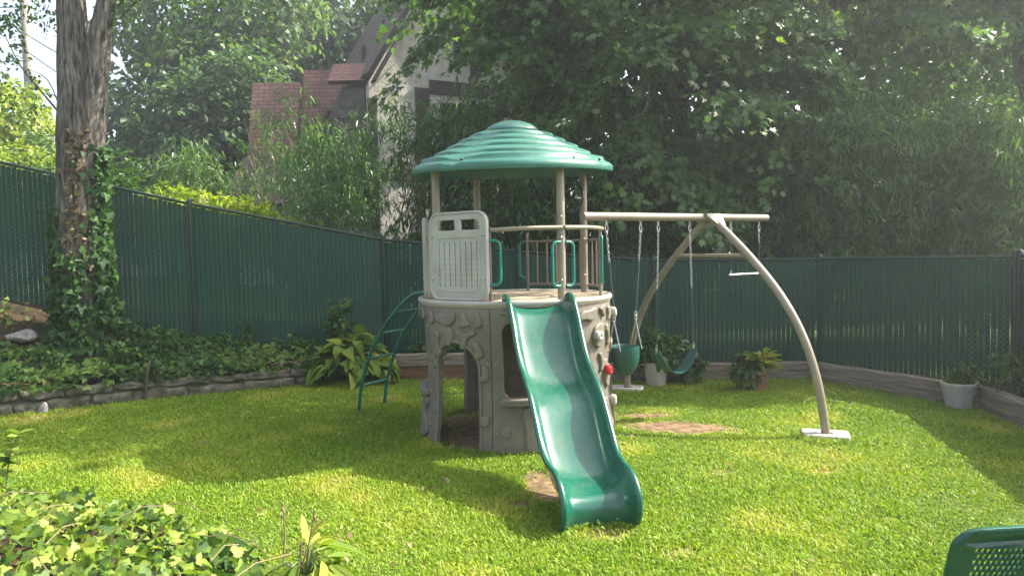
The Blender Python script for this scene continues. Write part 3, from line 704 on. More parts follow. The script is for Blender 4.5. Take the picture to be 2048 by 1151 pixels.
# slide
def slide():
    A = pol(11.5, .90, 0); Bp = G(1195, 1052); d = (Bp - A); d.z = 0; Ls = d.length; d.normalize(); sd = Vector((d.y, -d.x, 0))   # sd points left of travel seen from the camera
    sd = Vector((-d.y, d.x, 0))
    prof = [(0, 1.345), (.05, 1.34), (.13, 1.295), (.22, 1.20), (.34, 1.03), (.47, .875), (.60, .765), (.74, .69), (.88, .60), (1.02, .455), (1.16, .315), (1.30, .225), (1.44, .20), (1.54, .195), (1.60, .175), (1.635, .125), (1.645, .06), (1.645, .0)]
    k = Ls / 1.645
    path = smooth_loop([(s * k, z, 0) for s, z in prof], 4, False)
    b = MB(); n = len(path); hw = .222
    # closed cross-section: inside from the left rim down over the bed to the right rim, then back underneath
    def section(t, s):
        hood = max(0, 1 - s / .16); wall = .155 - .085 * hood ** 1.5 - .115 * max(0, (t - .86) / .14) ** 1.2
        wall = max(wall, .025); w2 = float(np.interp(s, [0, .8, 1.2, 1.5, 1.65], [.240, .231, .226, .212, .206]))
        ins = []
        for a in np.linspace(0, 1, 7): ins.append((-w2 - .03 + .09 * a ** 1.6, wall * (1 - a) ** 1.7 + .0))
        for a in np.linspace(0.15, .85, 6): ins.append((-w2 + .06 + (2 * w2 - .12) * a, -.012 * math.sin(a * math.pi)))
        ins += [(-x, z) for x, z in reversed(ins[:7])]
        rim = .014
        out = []
        hh = wall
        right = [(w2 + .040, hh + .013), (w2 + .056, hh + .013), (w2 + .068, hh + .002), (w2 + .070, hh - .016), (w2 + .060, hh - .034 if hh > .05 else hh - .028), (w2 + .036, max(hh - .05, -.03)), (w2 + .0, -.035)]
        left = [(-x, z) for x, z in reversed(right)]
        return ins + right + [(0, -.05)] + left
    m = None
    for i, q in enumerate(path):
        a = path[max(0, i - 1)]; c = path[min(n - 1, i + 1)]; tx, tz = c[0] - a[0], c[1] - a[1]; l = math.hypot(tx, tz); nx, nz = -tz / l, tx / l
        nrm = d * nx + Vector((0, 0, nz))
        if nrm.z < 0 and i < n - 4: nrm = -nrm
        sc = section(i / (n - 1), q[0]); m = len(sc); cpos = A + d * q[0] + Vector((0, 0, q[1]))
        for (u, v) in sc: b.v.append(tuple(cpos + sd * u + nrm * v))
    for i in range(n - 1):
        for j in range(m): b.f.append((i * m + j, i * m + (j + 1) % m, (i + 1) * m + (j + 1) % m, (i + 1) * m + j))
    b.f.append(tuple(reversed(range(m)))); b.f.append(tuple((n - 1) * m + j for j in range(m)))
    me = b.build('slide', 'slide_green', play, ang=70)
    bm = bmesh.new(); bm.from_mesh(me.data); bmesh.ops.recalc_face_normals(bm, faces=bm.faces); bm.to_mesh(me.data); bm.free()
slide()
# arched ladder
def ladder():
    th = -121.7; ax = pol(th, 1, 0) - C; ax.z = 0; ax.normalize(); sd = Vector((-ax.y, ax.x, 0))
    arc = [(.955, 1.395), (1.08, 1.40), (1.22, 1.355), (1.42, 1.20), (1.62, .99), (1.78, .77), (1.91, .50), (1.995, .24), (2.04, -.02)]
    pt = smooth_loop([(d_, z, 0) for d_, z in arc], 4, False); ps = []
    for e in (-1, 1):
        b = MB(); b.tube([C + ax * p[0] + sd * (e * .22) + Vector((0, 0, p[1])) for p in pt], .021, 12); ps.append(b)
    lad = MB(); L = ps[0].build('ladder', 'ladder_green', play)
    ps[1].build('side_rail', 'ladder_green', L)
    for d_, z in ((1.13, 1.385), (1.435, 1.185), (1.665, .935), (1.85, .635), (1.972, .315)):
        b = MB(); b.tube([C + ax * d_ + sd * .22 + Vector((0, 0, z)), C + ax * d_ - sd * .22 + Vector((0, 0, z))], .0155, 10); b.build('rung', 'ladder_green', L)
ladder()
# swing beam and arched legs
APEX = Vector((2.20, 7.75, 2.155)); BD = Vector((.85, .527, 0)).normalized(); LD = Vector((.527, -.85, 0)).normalized()
def beam_at(px):                        # point on the beam under a measured column
    k = (px - W_PX / 2) / F_PX; t = (k * APEX.y - APEX.x) / (BD.x - k * BD.y); return APEX + BD * t
b = MB(); pA = beam_at(1168); pB = beam_at(1534); b.tube([pA, pB], .042, 20); b.ball(pB, .042, 12, (.6, .6, 1)); beam = b.build('swing_beam', 'tan_metal', play)
for s in (1, -1):
    arc = [(.05, 2.11), (.14, 2.06), (.53, 1.73), (.90, 1.35), (1.155, .97), (1.316, .56), (1.40, .15), (1.41, .02)]
    b = MB(); b.tube([APEX * 1 - Vector((0, 0, APEX.z)) + LD * (s * q[0]) + Vector((0, 0, q[1])) for q in smooth_loop([(e, z, 0) for e, z in arc], 5, False)], .040, 18)
    b.build('swing_leg', 'tan_metal', play)
    ft = Vector((APEX.x, APEX.y, 0)) + LD * (s * 1.41); f = MB(); rot = Matrix.Rotation(R(-20 if s > 0 else -14), 3, 'Z')
    out = rrect(-.21, -.135, .21, .135, .05, 4); hole = [(.065 * math.cos(a), .05 * math.sin(a)) for a in np.linspace(0, 2 * math.pi, 16, endpoint=False)]
    vs, fs = plate([out, hole], .13, .016); f.add([rot @ Vector((v[0], v[1], v[2])) + ft + Vector((0, 0, -.008)) for v in vs], fs)
    o = f.build('concrete_footing', 'concrete'); tag(o, 'concrete pad holding the ' + ('front foot of the swing frame at right' if s > 0 else 'rear foot of the swing frame below the bucket seat'), 'concrete footing', 'concrete footings of the swing frame')
b = MB(); z = 1.735; a0 = Vector((APEX.x, APEX.y, z)); b.tube([a0 + LD * .50, a0 - LD * .50], .022, 12); b.build('cross_brace', 'tan_metal', play)
b = MB(); vs, fs = plate([[(-.13, .035), (.09, .035), (.095, -.06), (.05, -.125), (-.0, -.125), (-.12, .01)]], .10, .006)
for s in (1, -1):
    b.add([APEX + BD * v[0] + LD * (s * (.045 + .02 * 0) + v[2] * .55 - s * min(0, v[1]) * .9) + Vector((0, 0, v[1] + .005)) for v in vs], fs)
b.build('bracket', 'tan_metal', play)
# swings (each hangs from the beam: a thing of its own)
def link_chain(mb, p, q, ll=.042, r=.0032):
    p = Vector(p); q = Vector(q); d = q - p; n = max(1, int(d.length / (ll * .72))); t = d.normalized(); a = t.orthogonal().normalized(); bq = t.cross(a)
    for k in range(n):
        c = p + d * ((k + .5) / n); s = a if k % 2 else bq
        ring = []
        for j in range(8):
            an = 2 * math.pi * j / 8; ring.append(c + t * (math.cos(an) * ll * .5) + s * (math.sin(an) * .0105))
        mb.tube(ring, r, 4, closed=True)
def hanger(parent, p):
    b = MB(); top = p + Vector((0, 0, -.04)); b.tube([top + BD * .018 + Vector((0, 0, .01)), top - Vector((0, 0, .035)), top - BD * .018 + Vector((0, 0, .01))], .006, 6)
    c = top - Vector((0, 0, .075)); b.tube([c + BD * (.016 * math.cos(a)) + Vector((0, 0, .042 * math.sin(a))) for a in np.linspace(0, 2 * math.pi, 14, endpoint=False)], .0052, 6, closed=True)
    b.build('hanger', 'steel', parent); return c - Vector((0, 0, .04))
def swing_toddler():
    a, c = beam_at(1215), beam_at(1283); mid = (a + c) / 2; t = thing('bucket_swing', (mid.x, mid.y, .55), 'dark green bucket toddler swing hanging nearest the tower', 'swing', 'swings hanging from the beam')
    zt = .84; rx, ry = .145, .125
    for p, s in ((a, -1), (c, 1)):
        h = hanger(t, p); e = mid + BD * (s * rx) ; e.z = 1.17; b = MB(); m1 = h + (e - h) * .36
        link_chain(b, h, m1); b.build('chain', 'steel', t)
        b = MB(); b.tube([m1, e + Vector((0, 0, .03))], .011, 8); b.build('chain_sleeve', 'rubber', t)
        b = MB(); e2 = mid + BD * (s * (rx - .003)); e2.z = zt - .03
        for zz in (0, -.045): b.tube([e + Vector((0, 0, zz)) + BD * (.016 * math.cos(q)) + Vector((0, 0, .022 * math.sin(q))) for q in np.linspace(0, 2 * math.pi, 10, endpoint=False)], .005, 5, closed=True)
        b.tube([e - Vector((0, 0, .06)), e2 + LD * .09], .006, 6); b.tube([e - Vector((0, 0, .06)), e2 - LD * .09], .006, 6); b.build('hook', 'steel', t)
    b = MB(); n = 28; ring = []
    prof = [(1.0, 0), (1.03, .01), (1.03, -.12), (.98, -.15), (.86, -.20), (.66, -.255), (.42, -.29), (.02, -.30), (.02, -.285), (.40, -.275), (.62, -.24), (.81, -.19), (.93, -.14), (.97, -.02), (1.0, 0)]
    for (r, z) in prof:
        for j in range(n):
            an = 2 * math.pi * j / n; dip = -.035 * max(0, math.cos(2 * an)) * (1 if z > -.05 else .3)
            b.v.append(tuple(Vector((mid.x, mid.y, zt + z + dip * .4)) + BD * (rx * r * math.cos(an)) + LD * (ry * r * math.sin(an))))
    for i in range(len(prof) - 1):
        for j in range(n): b.f.append((i * n + j, (i + 1) * n + j, (i + 1) * n + (j + 1) % n, i * n + (j + 1) % n))
    b.build('seat', 'seat_green', t)
swing_toddler()
def swing_belt():
    a, c = beam_at(1318), beam_at(1381); mid = (a + c) / 2; t = thing('belt_swing', (mid.x, mid.y, .47), 'green belt swing with sling seat hanging in the middle of the beam', 'swing', 'swings hanging from the beam')
    ends = []
    for p, s in ((a, -1), (c, 1)):
        h = hanger(t, p); e = mid + BD * (s * .235) + LD * (.04 * s); e.z = .79; m1 = h + (e - h) * .5; b = MB(); link_chain(b, h, m1); b.build('chain', 'steel', t)
        b = MB(); link_chain(b, m1, e, r=.0055); b.build('chain_sleeve', 'rubber', t)
        b = MB(); b.tube([e + BD * (.012 * math.cos(q)) + Vector((0, 0, .026 * math.sin(q) - .01)) for q in np.linspace(0, 2 * math.pi, 12, endpoint=False)], .005, 5, closed=True); b.tube([e - Vector((0, 0, .03)), e - Vector((0, 0, .07))], .012, 6); b.build('hook', 'steel', t); ends.append(e)
    b = MB(); n = 26
    for i in range(n + 1):
        u = i / n * 2 - 1; x = u * .235; z = .745 - .25 * (1 - abs(u) ** 2.4) ; wd = .072 * (1 - .35 * abs(u) ** 6); tw = .04 * u
        t2 = Vector((0, 0, 0))
        cpt = Vector((mid.x, mid.y, z)) + BD * x + LD * tw
        for o_, th_ in ((-wd, .004), (wd, .004), (wd, -.004), (-wd, -.004)):
            nrm = Vector((0, 0, 1)) if abs(u) < .5 else (Vector((0, 0, 1)) * (1 - abs(u)) - BD * (u * 1.2)).normalized()
            b.v.append(tuple(cpt + LD * o_ + nrm * th_))
    for i in range(n):
        for j in range(4): b.f.append((i * 4 + j, i * 4 + (j + 1) % 4, (i + 1) * 4 + (j + 1) % 4, (i + 1) * 4 + j))
    b.f.append((3, 2, 1, 0)); b.f.append(tuple(n * 4 + j for j in range(4))); b.build('seat', 'seat_green', t)
swing_belt()
def trapeze():
    a, c = beam_at(1463), beam_at(1519); mid = (a + c) / 2; t = thing('trapeze_bar', (mid.x, mid.y, 1.5), 'steel trapeze bar on two chains hanging at the far end of the beam', 'trapeze bar', 'swings hanging from the beam')
    es = []
    for p, s in ((a, -1), (c, 1)):
        h = hanger(t, p); e = Vector((p.x, p.y, 1.56)); b = MB(); m1 = h + (e - h) * .3; link_chain(b, h, m1); b.build('chain', 'steel', t)
        b = MB(); link_chain(b, m1, e, r=.004); b.build('chain_sleeve', 'rubber', t); es.append(e - Vector((0, 0, .05)))
        b = MB(); b.tube([e + BD * (.014 * math.cos(q)) + Vector((0, 0, -.03 + .03 * math.sin(q))) for q in np.linspace(0, 2 * math.pi, 12, endpoint=False)], .0055, 5, closed=True); b.build('hook', 'steel', t)
    b = MB(); b.tube([es[0] - BD * .03, es[1] + BD * .03], .0135, 12); b.build('bar', 'steel', t)
trapeze()

# ------------------------------------------------------------------ foliage builders
SH['hosta'] = ([(.15, .02), (.30, .16), (.37, .36), (.32, .58), (.19, .80), (.07, .94)], 1.0)
SH['long'] = ([(.05, .03), (.10, .22), (.15, .45), (.12, .72), (.05, .92)], 1.0)
SH['grassy'] = ([(.022, .1), (.03, .5)], 1.0)
UP = np.array([0, 0, 1.0])
def rdir(n): return _unit(RNG.normal(size=(n, 3)))
def crown_points(blobs, n, inner=0.55, low=-1.0):
    B = np.array(blobs, float); wts = (B[:, 3] * B[:, 4] + B[:, 3] * B[:, 5] + B[:, 4] * B[:, 5]); wts /= wts.sum()
    P_, O_ = [], []; got = 0
    while got < n:
        k = RNG.choice(len(B), n * 2, p=wts); d = rdir(n * 2)
        rad = inner + (1 - inner) * np.sqrt(RNG.random(n * 2))
        rad *= 1 + 0.13 * np.sin(5 * d[:, 0] + 3 * k) * np.sin(4 * d[:, 2] + 2 * k) + 0.06 * np.sin(11 * d[:, 1] + k)
        p = B[k, :3] + B[k, 3:6] * d * rad[:, None]; ok = d[:, 2] > low
        for j in range(len(B)):
            q = ((p - B[j, :3]) / B[j, 3:6]); ok &= ~((np.sum(q * q, 1) < .5) & (k != j))
        p = p[ok]; d2 = _unit((d / B[k, 3:6])[ok]); P_.append(p); O_.append(d2); got += len(p)
    return np.concatenate(P_)[:n], np.concatenate(O_)[:n]
def spray_leaves(c, o, per, length, width, droop=0.5, flat=0.7, jit=0.35):
    S = len(c); down = np.array([0, 0, -1.0])
    a = _unit(o + down * droop + RNG.normal(size=(S, 3)) * .35)
    pn = UP * flat + o * (1 - flat * .5) + RNG.normal(size=(S, 3)) * .25; pn = _unit(pn - a * (pn * a).sum(1, keepdims=True)); sd = np.cross(a, pn)
    t = RNG.random((S, per)); sg = np.where(RNG.random((S, per)) < .5, -1.0, 1.0); w_ = RNG.random((S, per)) * (1.1 - .7 * t)
    p = c[:, None, :] + a[:, None, :] * ((t - .5) * length)[..., None] + sd[:, None, :] * (sg * w_ * width)[..., None] + down * ((t ** 2) * length * .25)[..., None]
    p = p + pn[:, None, :] * (RNG.normal(size=(S, per)) * .06 * length)[..., None]
    d = a[:, None, :] * .7 + sd[:, None, :] * (sg * .9)[..., None] + down * .35 + RNG.normal(size=(S, per, 3)) * .3
    n = pn[:, None, :] + RNG.normal(size=(S, per, 3)) * jit
    return p.reshape(-1, 3), n.reshape(-1, 3), d.reshape(-1, 3)
def clump_tone(S, per, mean=.4, sd=.22, jit=.12):
    return (np.repeat(mean + RNG.normal(size=S) * sd, per) + RNG.normal(size=S * per) * jit)
def limb_path(a, b, sag=0.3, n=7, wob=.12):
    a = Vector(a); b = Vector(b); L = (b - a).length; out = []
    ph = random.random() * 6
    for i in range(n + 1):
        t = i / n; p = a.lerp(b, t); p.z += sag * L * math.sin(math.pi * t) * .4
        p.x += wob * L * .12 * math.sin(ph + 5 * t) * t * (1 - t) * 4; p.y += wob * L * .12 * math.cos(ph * 1.7 + 6 * t) * t * (1 - t) * 4; out.append(p)
    return out
def tree(name, label, group, base, trunk_top, r0, blobs, n, per, size, shape, m, spray=(.7, .35), mean=.4, sd=.2, droop=.5, inner=.55, trunk_mat='bark', limbs=True, low=-1.0, flat=.7, bough=None):
    t = thing(name, base, label, 'tree', group)
    b = MB(); pth = limb_path(base, trunk_top, 0, 8, .5); b.tube([Vector(base) - Vector((0, 0, .3))] + pth[1:], [r0 * (1.25 - .8 * i / 8) for i in range(9)], 10); b.build('trunk', trunk_mat, t)
    if limbs:
        for k, bl in enumerate(blobs):
            s = pth[min(8, 4 + k % 5)]; e = Vector(bl[:3]); q = limb_path(s, e, .25, 8)
            b = MB(); b.tube(q, [r0 * (.42 - .36 * i / 8) for i in range(9)], 7); b.build('limb', 'branch', t)
    if bough:                            # boughs: sloping shelves of sprays with dark gaps between them
        nb, rad = bough; k = n // nb; bc, bo = crown_points(blobs, nb, inner, low); n = nb * k
        ax = _unit(bo * np.array([1, 1, .25]) + RNG.normal(size=(nb, 3)) * .15); sdv = _unit(np.cross(ax, UP)); up = np.cross(sdv, ax)
        u = RNG.normal(size=(nb, k)) * rad * .55; v = RNG.normal(size=(nb, k)) * rad * .5; q = (u / rad) ** 2 * .5 + (np.maximum(v, 0) / rad) ** 2 * .8
        c = bc[:, None] + sdv[:, None] * u[..., None] + ax[:, None] * v[..., None] + UP * (-q * rad * .7 - .25 * v + RNG.normal(size=(nb, k)) * .05)[..., None]
        o = ax[:, None] + sdv[:, None] * (u / rad * .6)[..., None] + RNG.normal(size=(nb, k, 3)) * .15; c = c.reshape(-1, 3); o = _unit(o.reshape(-1, 3))
    else: c, o = crown_points(blobs, n, inner, low)
    p, nn, d = spray_leaves(c, o, per, spray[0], spray[1], droop, flat)
    sz = size * (.7 + .6 * RNG.random(len(p)))
    leaf_mesh('crown', p, nn, d, sz, shape, m, t, clump_tone(n, per, mean, sd)); return t

# the big maple overhanging the fence
MAPLE = [(-.5, 11.9, 6.2, 1.5, .9, 1.4), (1.5, 12.2, 6.4, 2.1, 1.4, 1.9), (3.7, 12.2, 4.5, 1.5, 1.1, 1.9), (4.4, 12.3, 3.3, .85, .8, .75), (2.2, 12.3, 4.7, 1.5, 1.1, 1.4), (2.6, 12.2, 3.3, .9, .8, .7),
         (4.6, 12.8, 6.7, 2.0, 1.6, 1.6), (7.4, 13.2, 6.7, 2.3, 1.8, 1.6), (9.9, 13.4, 6.6, 2.2, 1.8, 1.8), (6.4, 14.5, 9.0, 3.2, 2.4, 1.8)]
tree('maple_tree', 'large dark green maple overhanging the fence and swing beam', None, (3.4, 14.6, -.05), (3.3, 14.2, 6.5), .28, MAPLE, 4800, 14, .128, 'maple', 'maple_leaf', (.6, .3), .45, .16, .55, .5, flat=.95, bough=(200, .72))
OVER = [(6.0, 10.7, 10.2, 3.0, 1.9, 1.2), (8.9, 10.7, 7.3, 1.8, 1.0, .9)]
tree('maple_tree', 'tall maple at right behind the fence reaching over the lawn', None, (10.4, 13.0, -.05), (9.6, 12.2, 8.4), .25, OVER, 620, 14, .17, 'maple', 'maple_leaf', (.85, .45), .5, .22, .4, .3)

def bamboo(label, x, y, z0, h, rad, culms, n, size=.15, mean=.35, sd=.2, zlo=.18, m='bamboo_leaf', group='bamboo clumps behind the fence', shape='lance', per=9):
    t = thing('bamboo_clump', (x, y, z0), label, 'bamboo', group); tips = []
    for k in range(culms):
        a = random.random() * 6.28; r = rad * .45 * math.sqrt(random.random()); lean = rad * random.uniform(.3, 1.0); hh = h * random.uniform(.75, 1.0)
        b0 = Vector((x + r * math.cos(a), y + r * math.sin(a), z0 - .1)); pts = []
        for i in range(8):
            q = i / 7; pts.append(b0 + Vector((math.cos(a) * lean * q ** 2.4, math.sin(a) * lean * q ** 2.4, hh * (q - .12 * q ** 4))))
        mb = MB(); mb.tube(pts, [.016 * (1.1 - q / 8) for q in range(8)], 6); mb.build('culm', 'culm', t); tips.append(pts)
    # twigs carry fans of drooping narrow leaves
    ci = RNG.integers(0, culms, n); q = zlo + (1 - zlo) * RNG.random(n); arr = np.array([[list(p) for p in c] for c in tips]); f = q * 7; i0 = np.minimum(f.astype(int), 6); fr = (f - i0)[:, None]
    base = arr[ci, i0] * (1 - fr) + arr[ci, i0 + 1] * fr
    hd = RNG.normal(size=(n, 3)); hd[:, 2] = np.abs(hd[:, 2]) * .1 - .05; hd = _unit(hd)
    tip = base + hd * (rad * (.15 + .75 * RNG.random(n)) * (1.15 - .55 * q))[:, None]; tip[:, 2] -= .12 * RNG.random(n)
    d = hd[:, None, :] * .55 + np.array([0, 0, -.75]) + RNG.normal(size=(n, per, 3)) * .45
    p = tip[:, None, :] + RNG.normal(size=(n, per, 3)) * .085
    nn = rdir(n * per) * .7 + np.repeat(hd, per, 0) * .5 + UP * .5
    leaf_mesh('foliage', p.reshape(-1, 3), nn, d.reshape(-1, 3), size * (.65 + .7 * RNG.random(n * per)), shape, m, t, clump_tone(n, per, mean, sd), .3, .15)
    return t
for k, (x, y, h, rad, n, lb) in enumerate((
    (-1.5, 13.2, 6.0, .95, 950, 'bamboo clump against the white house wall left of the tower roof'),
    (-.1, 12.6, 5.0, 1.2, 900, 'dark bamboo clump directly behind the tower posts'),
    (1.6, 12.9, 5.2, 1.3, 1100, 'dark bamboo clump behind the near end of the swing beam'),
    (3.4, 13.6, 5.4, 1.4, 1000, 'dark bamboo clump half hidden behind the low maple boughs'),
    (5.4, 12.6, 5.6, 1.3, 1300, 'dark bamboo clump just right of the low maple boughs'),
    (7.2, 12.2, 5.6, 1.3, 1300, 'bamboo clump behind the right fence post'),
    (8.6, 11.4, 5.0, 1.2, 1200, 'paler bamboo clump nearest the right edge of the view'),
    (9.6, 13.4, 6.0, 1.6, 1000, 'bamboo clump behind the paler clump at right'))):
    bamboo(lb, x, y, -.05, h, rad, 12, n, .16, .34 if k < 5 else .62, .18)
bamboo('bamboo with fine leaves hanging before the dark siding of the house', -3.3, 13.2, .1, 5.4, 1.05, 12, 850, .15, .36, .2, .25)
bamboo('bamboo with loose leaves before the red roofs', -4.9, 14.8, .3, 5.4, .9, 8, 170, .15, .42, .18)
bamboo('pale feathery bamboo left of the red roofs', -6.6, 15.2, .5, 4.5, .75, 9, 420, .17, .66, .16)

# background trees
FG = 'trees standing far behind the fence'
tree('broadleaf_tree', 'tall green tree beyond the trunk at upper left with sky gaps', FG, (-11.5, 26, 1), (-11.3, 26, 7), .3, [(-12.8, 26, 7.2, 2.2, 2, 2.4), (-10.6, 26, 8.6, 2.4, 2, 2.2), (-12.0, 26.5, 11.2, 3, 2.2, 2.2), (-9.3, 26.5, 11.4, 2.6, 2, 2.2)], 1150, 14, .24, 'ovate', 'far_leaf', (1.1, .55), .5, .2, .35, .35)
tree('broadleaf_tree', 'dark dense tree left of the red roofs', FG, (-10.4, 23, 1), (-10.2, 23, 4), .25, [(-10.2, 23, 5.2, 2.0, 1.6, 2.6), (-8.9, 23.5, 6.8, 1.7, 1.5, 1.9), (-12.2, 23, 4.0, 1.7, 1.4, 1.8), (-9.6, 24, 3.4, 2.0, 1.4, 1.6)], 1200, 14, .21, 'ovate', 'far_leaf', (1.0, .5), .25, .18, .4, .4)
tree('broadleaf_tree', 'tall tree rising behind the red roofs and dark gable', FG, (-8.5, 33, 1), (-8.5, 33, 9), .35, [(-10.2, 33, 10.0, 3.0, 2.2, 2.8), (-6.6, 33, 9.6, 3.0, 2.2, 2.6), (-8.6, 33, 13.0, 3.4, 2.2, 2.2), (-4.2, 34, 12, 3, 2.2, 2.6), (-9, 33, 6.4, 3.6, 2, 2.2)], 1500, 14, .30, 'ovate', 'far_leaf', (1.3, .65), .42, .2, .35, .35)
tree('broadleaf_tree', 'far tree showing low between the trunk and the pale bamboo', FG, (-16, 36, 1), (-16, 36, 5), .35, [(-17.5, 36, 6, 3.2, 2, 3), (-13.6, 36, 6.2, 3.0, 2, 3), (-20.8, 37, 4.6, 2.6, 2, 2.4)], 900, 14, .32, 'ovate', 'far_leaf', (1.3, .65), .55, .18, .35, .35)
tree('broadleaf_tree', 'dark backdrop tree behind the bamboo at centre right', FG, (6, 19, 0), (6, 19, 6), .4, [(2.0, 18.5, 4, 3.2, 1.6, 4), (6.4, 18.5, 4.2, 3.2, 1.6, 4.2), (10.6, 18.5, 4.0, 3.2, 1.6, 4.0), (3, 19, 9.4, 4, 2, 2.6), (8.6, 19, 9.2, 4, 2, 2.2)], 2300, 14, .26, 'ovate', 'far_leaf', (1.2, .6), .25, .16, .4, .3)
tree('broadleaf_tree', 'hazy tree beyond the right end of the fence', FG, (16.5, 22, 0), (16.5, 22, 6), .4, [(14.6, 21.5, 4.2, 3, 1.8, 4.0), (18.6, 22, 5, 3.4, 2, 4.6), (14.4, 22, 9.6, 3.4, 2, 2.6)], 1150, 14, .28, 'ovate', 'far_leaf', (1.2, .6), .5, .18, .4, .35)
tree('yellow_green_tree', 'yellow-green sunlit tree behind the fence at the left edge', FG, (-13.2, 18.3, 1), (-13.2, 18.3, 3.4), .12, [(-13.0, 18.2, 5.2, 1.3, 1.0, 1.4), (-12.2, 18.0, 4.3, .9, .9, .9), (-14.6, 18.5, 5.6, 1.3, 1, 1.6)], 560, 16, .14, 'ovate', 'yellow_leaf', (.6, .3), .5, .2, .7, .45)
tree('conifer_tree', 'small dark green conifer just left of the big trunk', FG, (-11.6, 17, 1), (-11.5, 17, 4.0), .1, [(-11.5, 17, 3.6, .7, .6, .9), (-11.3, 17, 4.3, .5, .45, .6), (-11.7, 17, 2.8, .8, .7, .6)], 300, 18, .15, 'lance', 'shrub_leaf', (.6, .25), .5, .18, .1, .3)
tree('broadleaf_tree', 'leafy crown hanging into the upper left corner', FG, (-16.5, 20, 1), (-16.0, 20, 5), .16, [(-15.6, 20, 7.2, 1.1, 1, 1.2), (-16.6, 20, 5.6, 1.4, 1, 1.6)], 330, 14, .16, 'ovate', 'far_leaf', (.8, .4), .5, .2, .4, .35)
# shrubs behind the sloping fence
for x, y, z, rx, rz, m, mean, lb in ((-6.0, 12.5, 2.62, .8, .5, 'yellow_leaf', .3, 'bright yellow-green bush peeping over the fence right of the trunk'), (-4.9, 12.4, 2.42, .85, .48, 'yellow_leaf', .42, 'bright yellow-green bush in the middle of the hedge over the fence'),
        (-3.8, 12.3, 2.05, .75, .45, 'yellow_leaf', .25, 'bright yellow-green bush over the fence below the red roofs'), (-8.3, 14.2, 3.1, 1.2, 1.0, 'shrub_leaf', .45, 'dark green bush over the fence just right of the big trunk'), (-2.6, 12.4, 1.6, .6, .5, 'yellow_leaf', .3, 'low yellowish bush behind the fence left of the tower'),
        (-10.2, 14.5, 3.4, 1.1, .9, 'yellow_leaf', .45, 'yellow-green bush over the fence left of the big trunk')):
    t = thing('bush', (x, y, z - rz - .3), lb, 'bush', 'bushes behind the sloping fence'); c, o = crown_points([(x, y, z, rx, .55, rz), (x + .3 * rx, y - .1, z - .35 * rz, rx * .7, .5, rz * .7)], 260, .4)
    p, nn, d = spray_leaves(c, o, 14, .32, .15, .0, .8); leaf_mesh('foliage', p, nn, d, .085 * (.7 + .6 * RNG.random(len(p))), 'ovate', m, t, clump_tone(260, 14, mean, .18))
    b = MB()
    b.tube([(x, y, z - rz - .6), (x + .03, y, z - .2 * rz)], [.035, .015], 7); b.build('stem', 'branch', t)

# ------------------------------------------------------------------ the forked trunk with ivy
def trunk_surface(path, rad, n, seed, flare=None):
    b = MB(); m = len(path); rnd = np.random.default_rng(seed); ph = rnd.random(8) * 6.28
    for i, p in enumerate(path):
        for j in range(n):
            a = 2 * math.pi * j / n; z = p.z
            fur = sum(math.sin(k * a + ph[q] + 1.3 * math.sin(z * (0.9 + .3 * q) + ph[-q - 1])) / (1 + .25 * q) for q, k in enumerate((5, 9, 14, 21, 27)))
            r = rad[i] * (1 + .026 * fur + .016 * math.sin(31 * a + 2.2 * math.sin(3.1 * z) + 1.3 * math.sin(7.3 * z)) + .008 * math.sin(17 * a + 13 * z))
            b.v.append((p.x + r * math.cos(a), p.y + r * math.sin(a), p.z))
    for i in range(m - 1):
        for j in range(n): b.f.append((i * n + j, i * n + (j + 1) % n, (i + 1) * n + (j + 1) % n, (i + 1) * n + j))
    return b
TY = 9.30
def col_path(pts, Y, k=8):
    out = smooth_loop([tuple(P(x, y, Y)) for x, y in pts], k, False); return out
bt = P(165, 640, TY)
locust = thing('locust_tree', (bt.x, TY, bt.z), 'thick rough-barked forked trunk wrapped in ivy before the fence', 'tree')
pm = col_path([(176, 800), (175, 720), (171, 640), (163, 560), (159, 470), (159, 380), (161, 290), (162, 210), (152, 130), (146, 60), (143, 0), (139, -80), (131, -220)], TY)
ys = np.linspace(0, 1, len(pm)); rm = np.interp(ys, [0, .09, .18, .4, .55, .62, .72, 1], [.40, .33, .28, .255, .28, .24, .18, .135])
tr = trunk_surface(smooth_loop([tuple(v) for v in pm], 3, False), np.interp(np.linspace(0, 1, len(pm) * 3 - 2), np.linspace(0, 1, len(pm)), rm), 140, 5); tr.build('trunk', 'bark', locust, ang=180)
pr = col_path([(172, 300), (182, 230), (190, 160), (198, 90), (210, 30), (222, -40), (240, -160)], TY - .06)
trunk_surface(pr, np.interp(np.linspace(0, 1, len(pr)), [0, .3, 1], [.17, .165, .09]), 48, 8).build('limb', 'bark', locust, ang=180)
for pts, r in (([(210, 36), (232, 10), (262, -12), (300, -40)], .045), ([(228, 40), (246, 30), (275, 2), (310, -10)], .02), ([(222, 45), (240, 48), (258, 30), (290, 24)], .012), ([(118, 225), (80, 180), (40, 130), (5, 60)], .014), ([(118, 210), (95, 160), (60, 140), (20, 128)], .008)):
    q = col_path(pts, TY - .1, 5); b = MB(); b.tube(q, [r * (1 - .7 * i / len(q)) for i in range(len(q))], 7); b.build('branch', 'branch', locust)
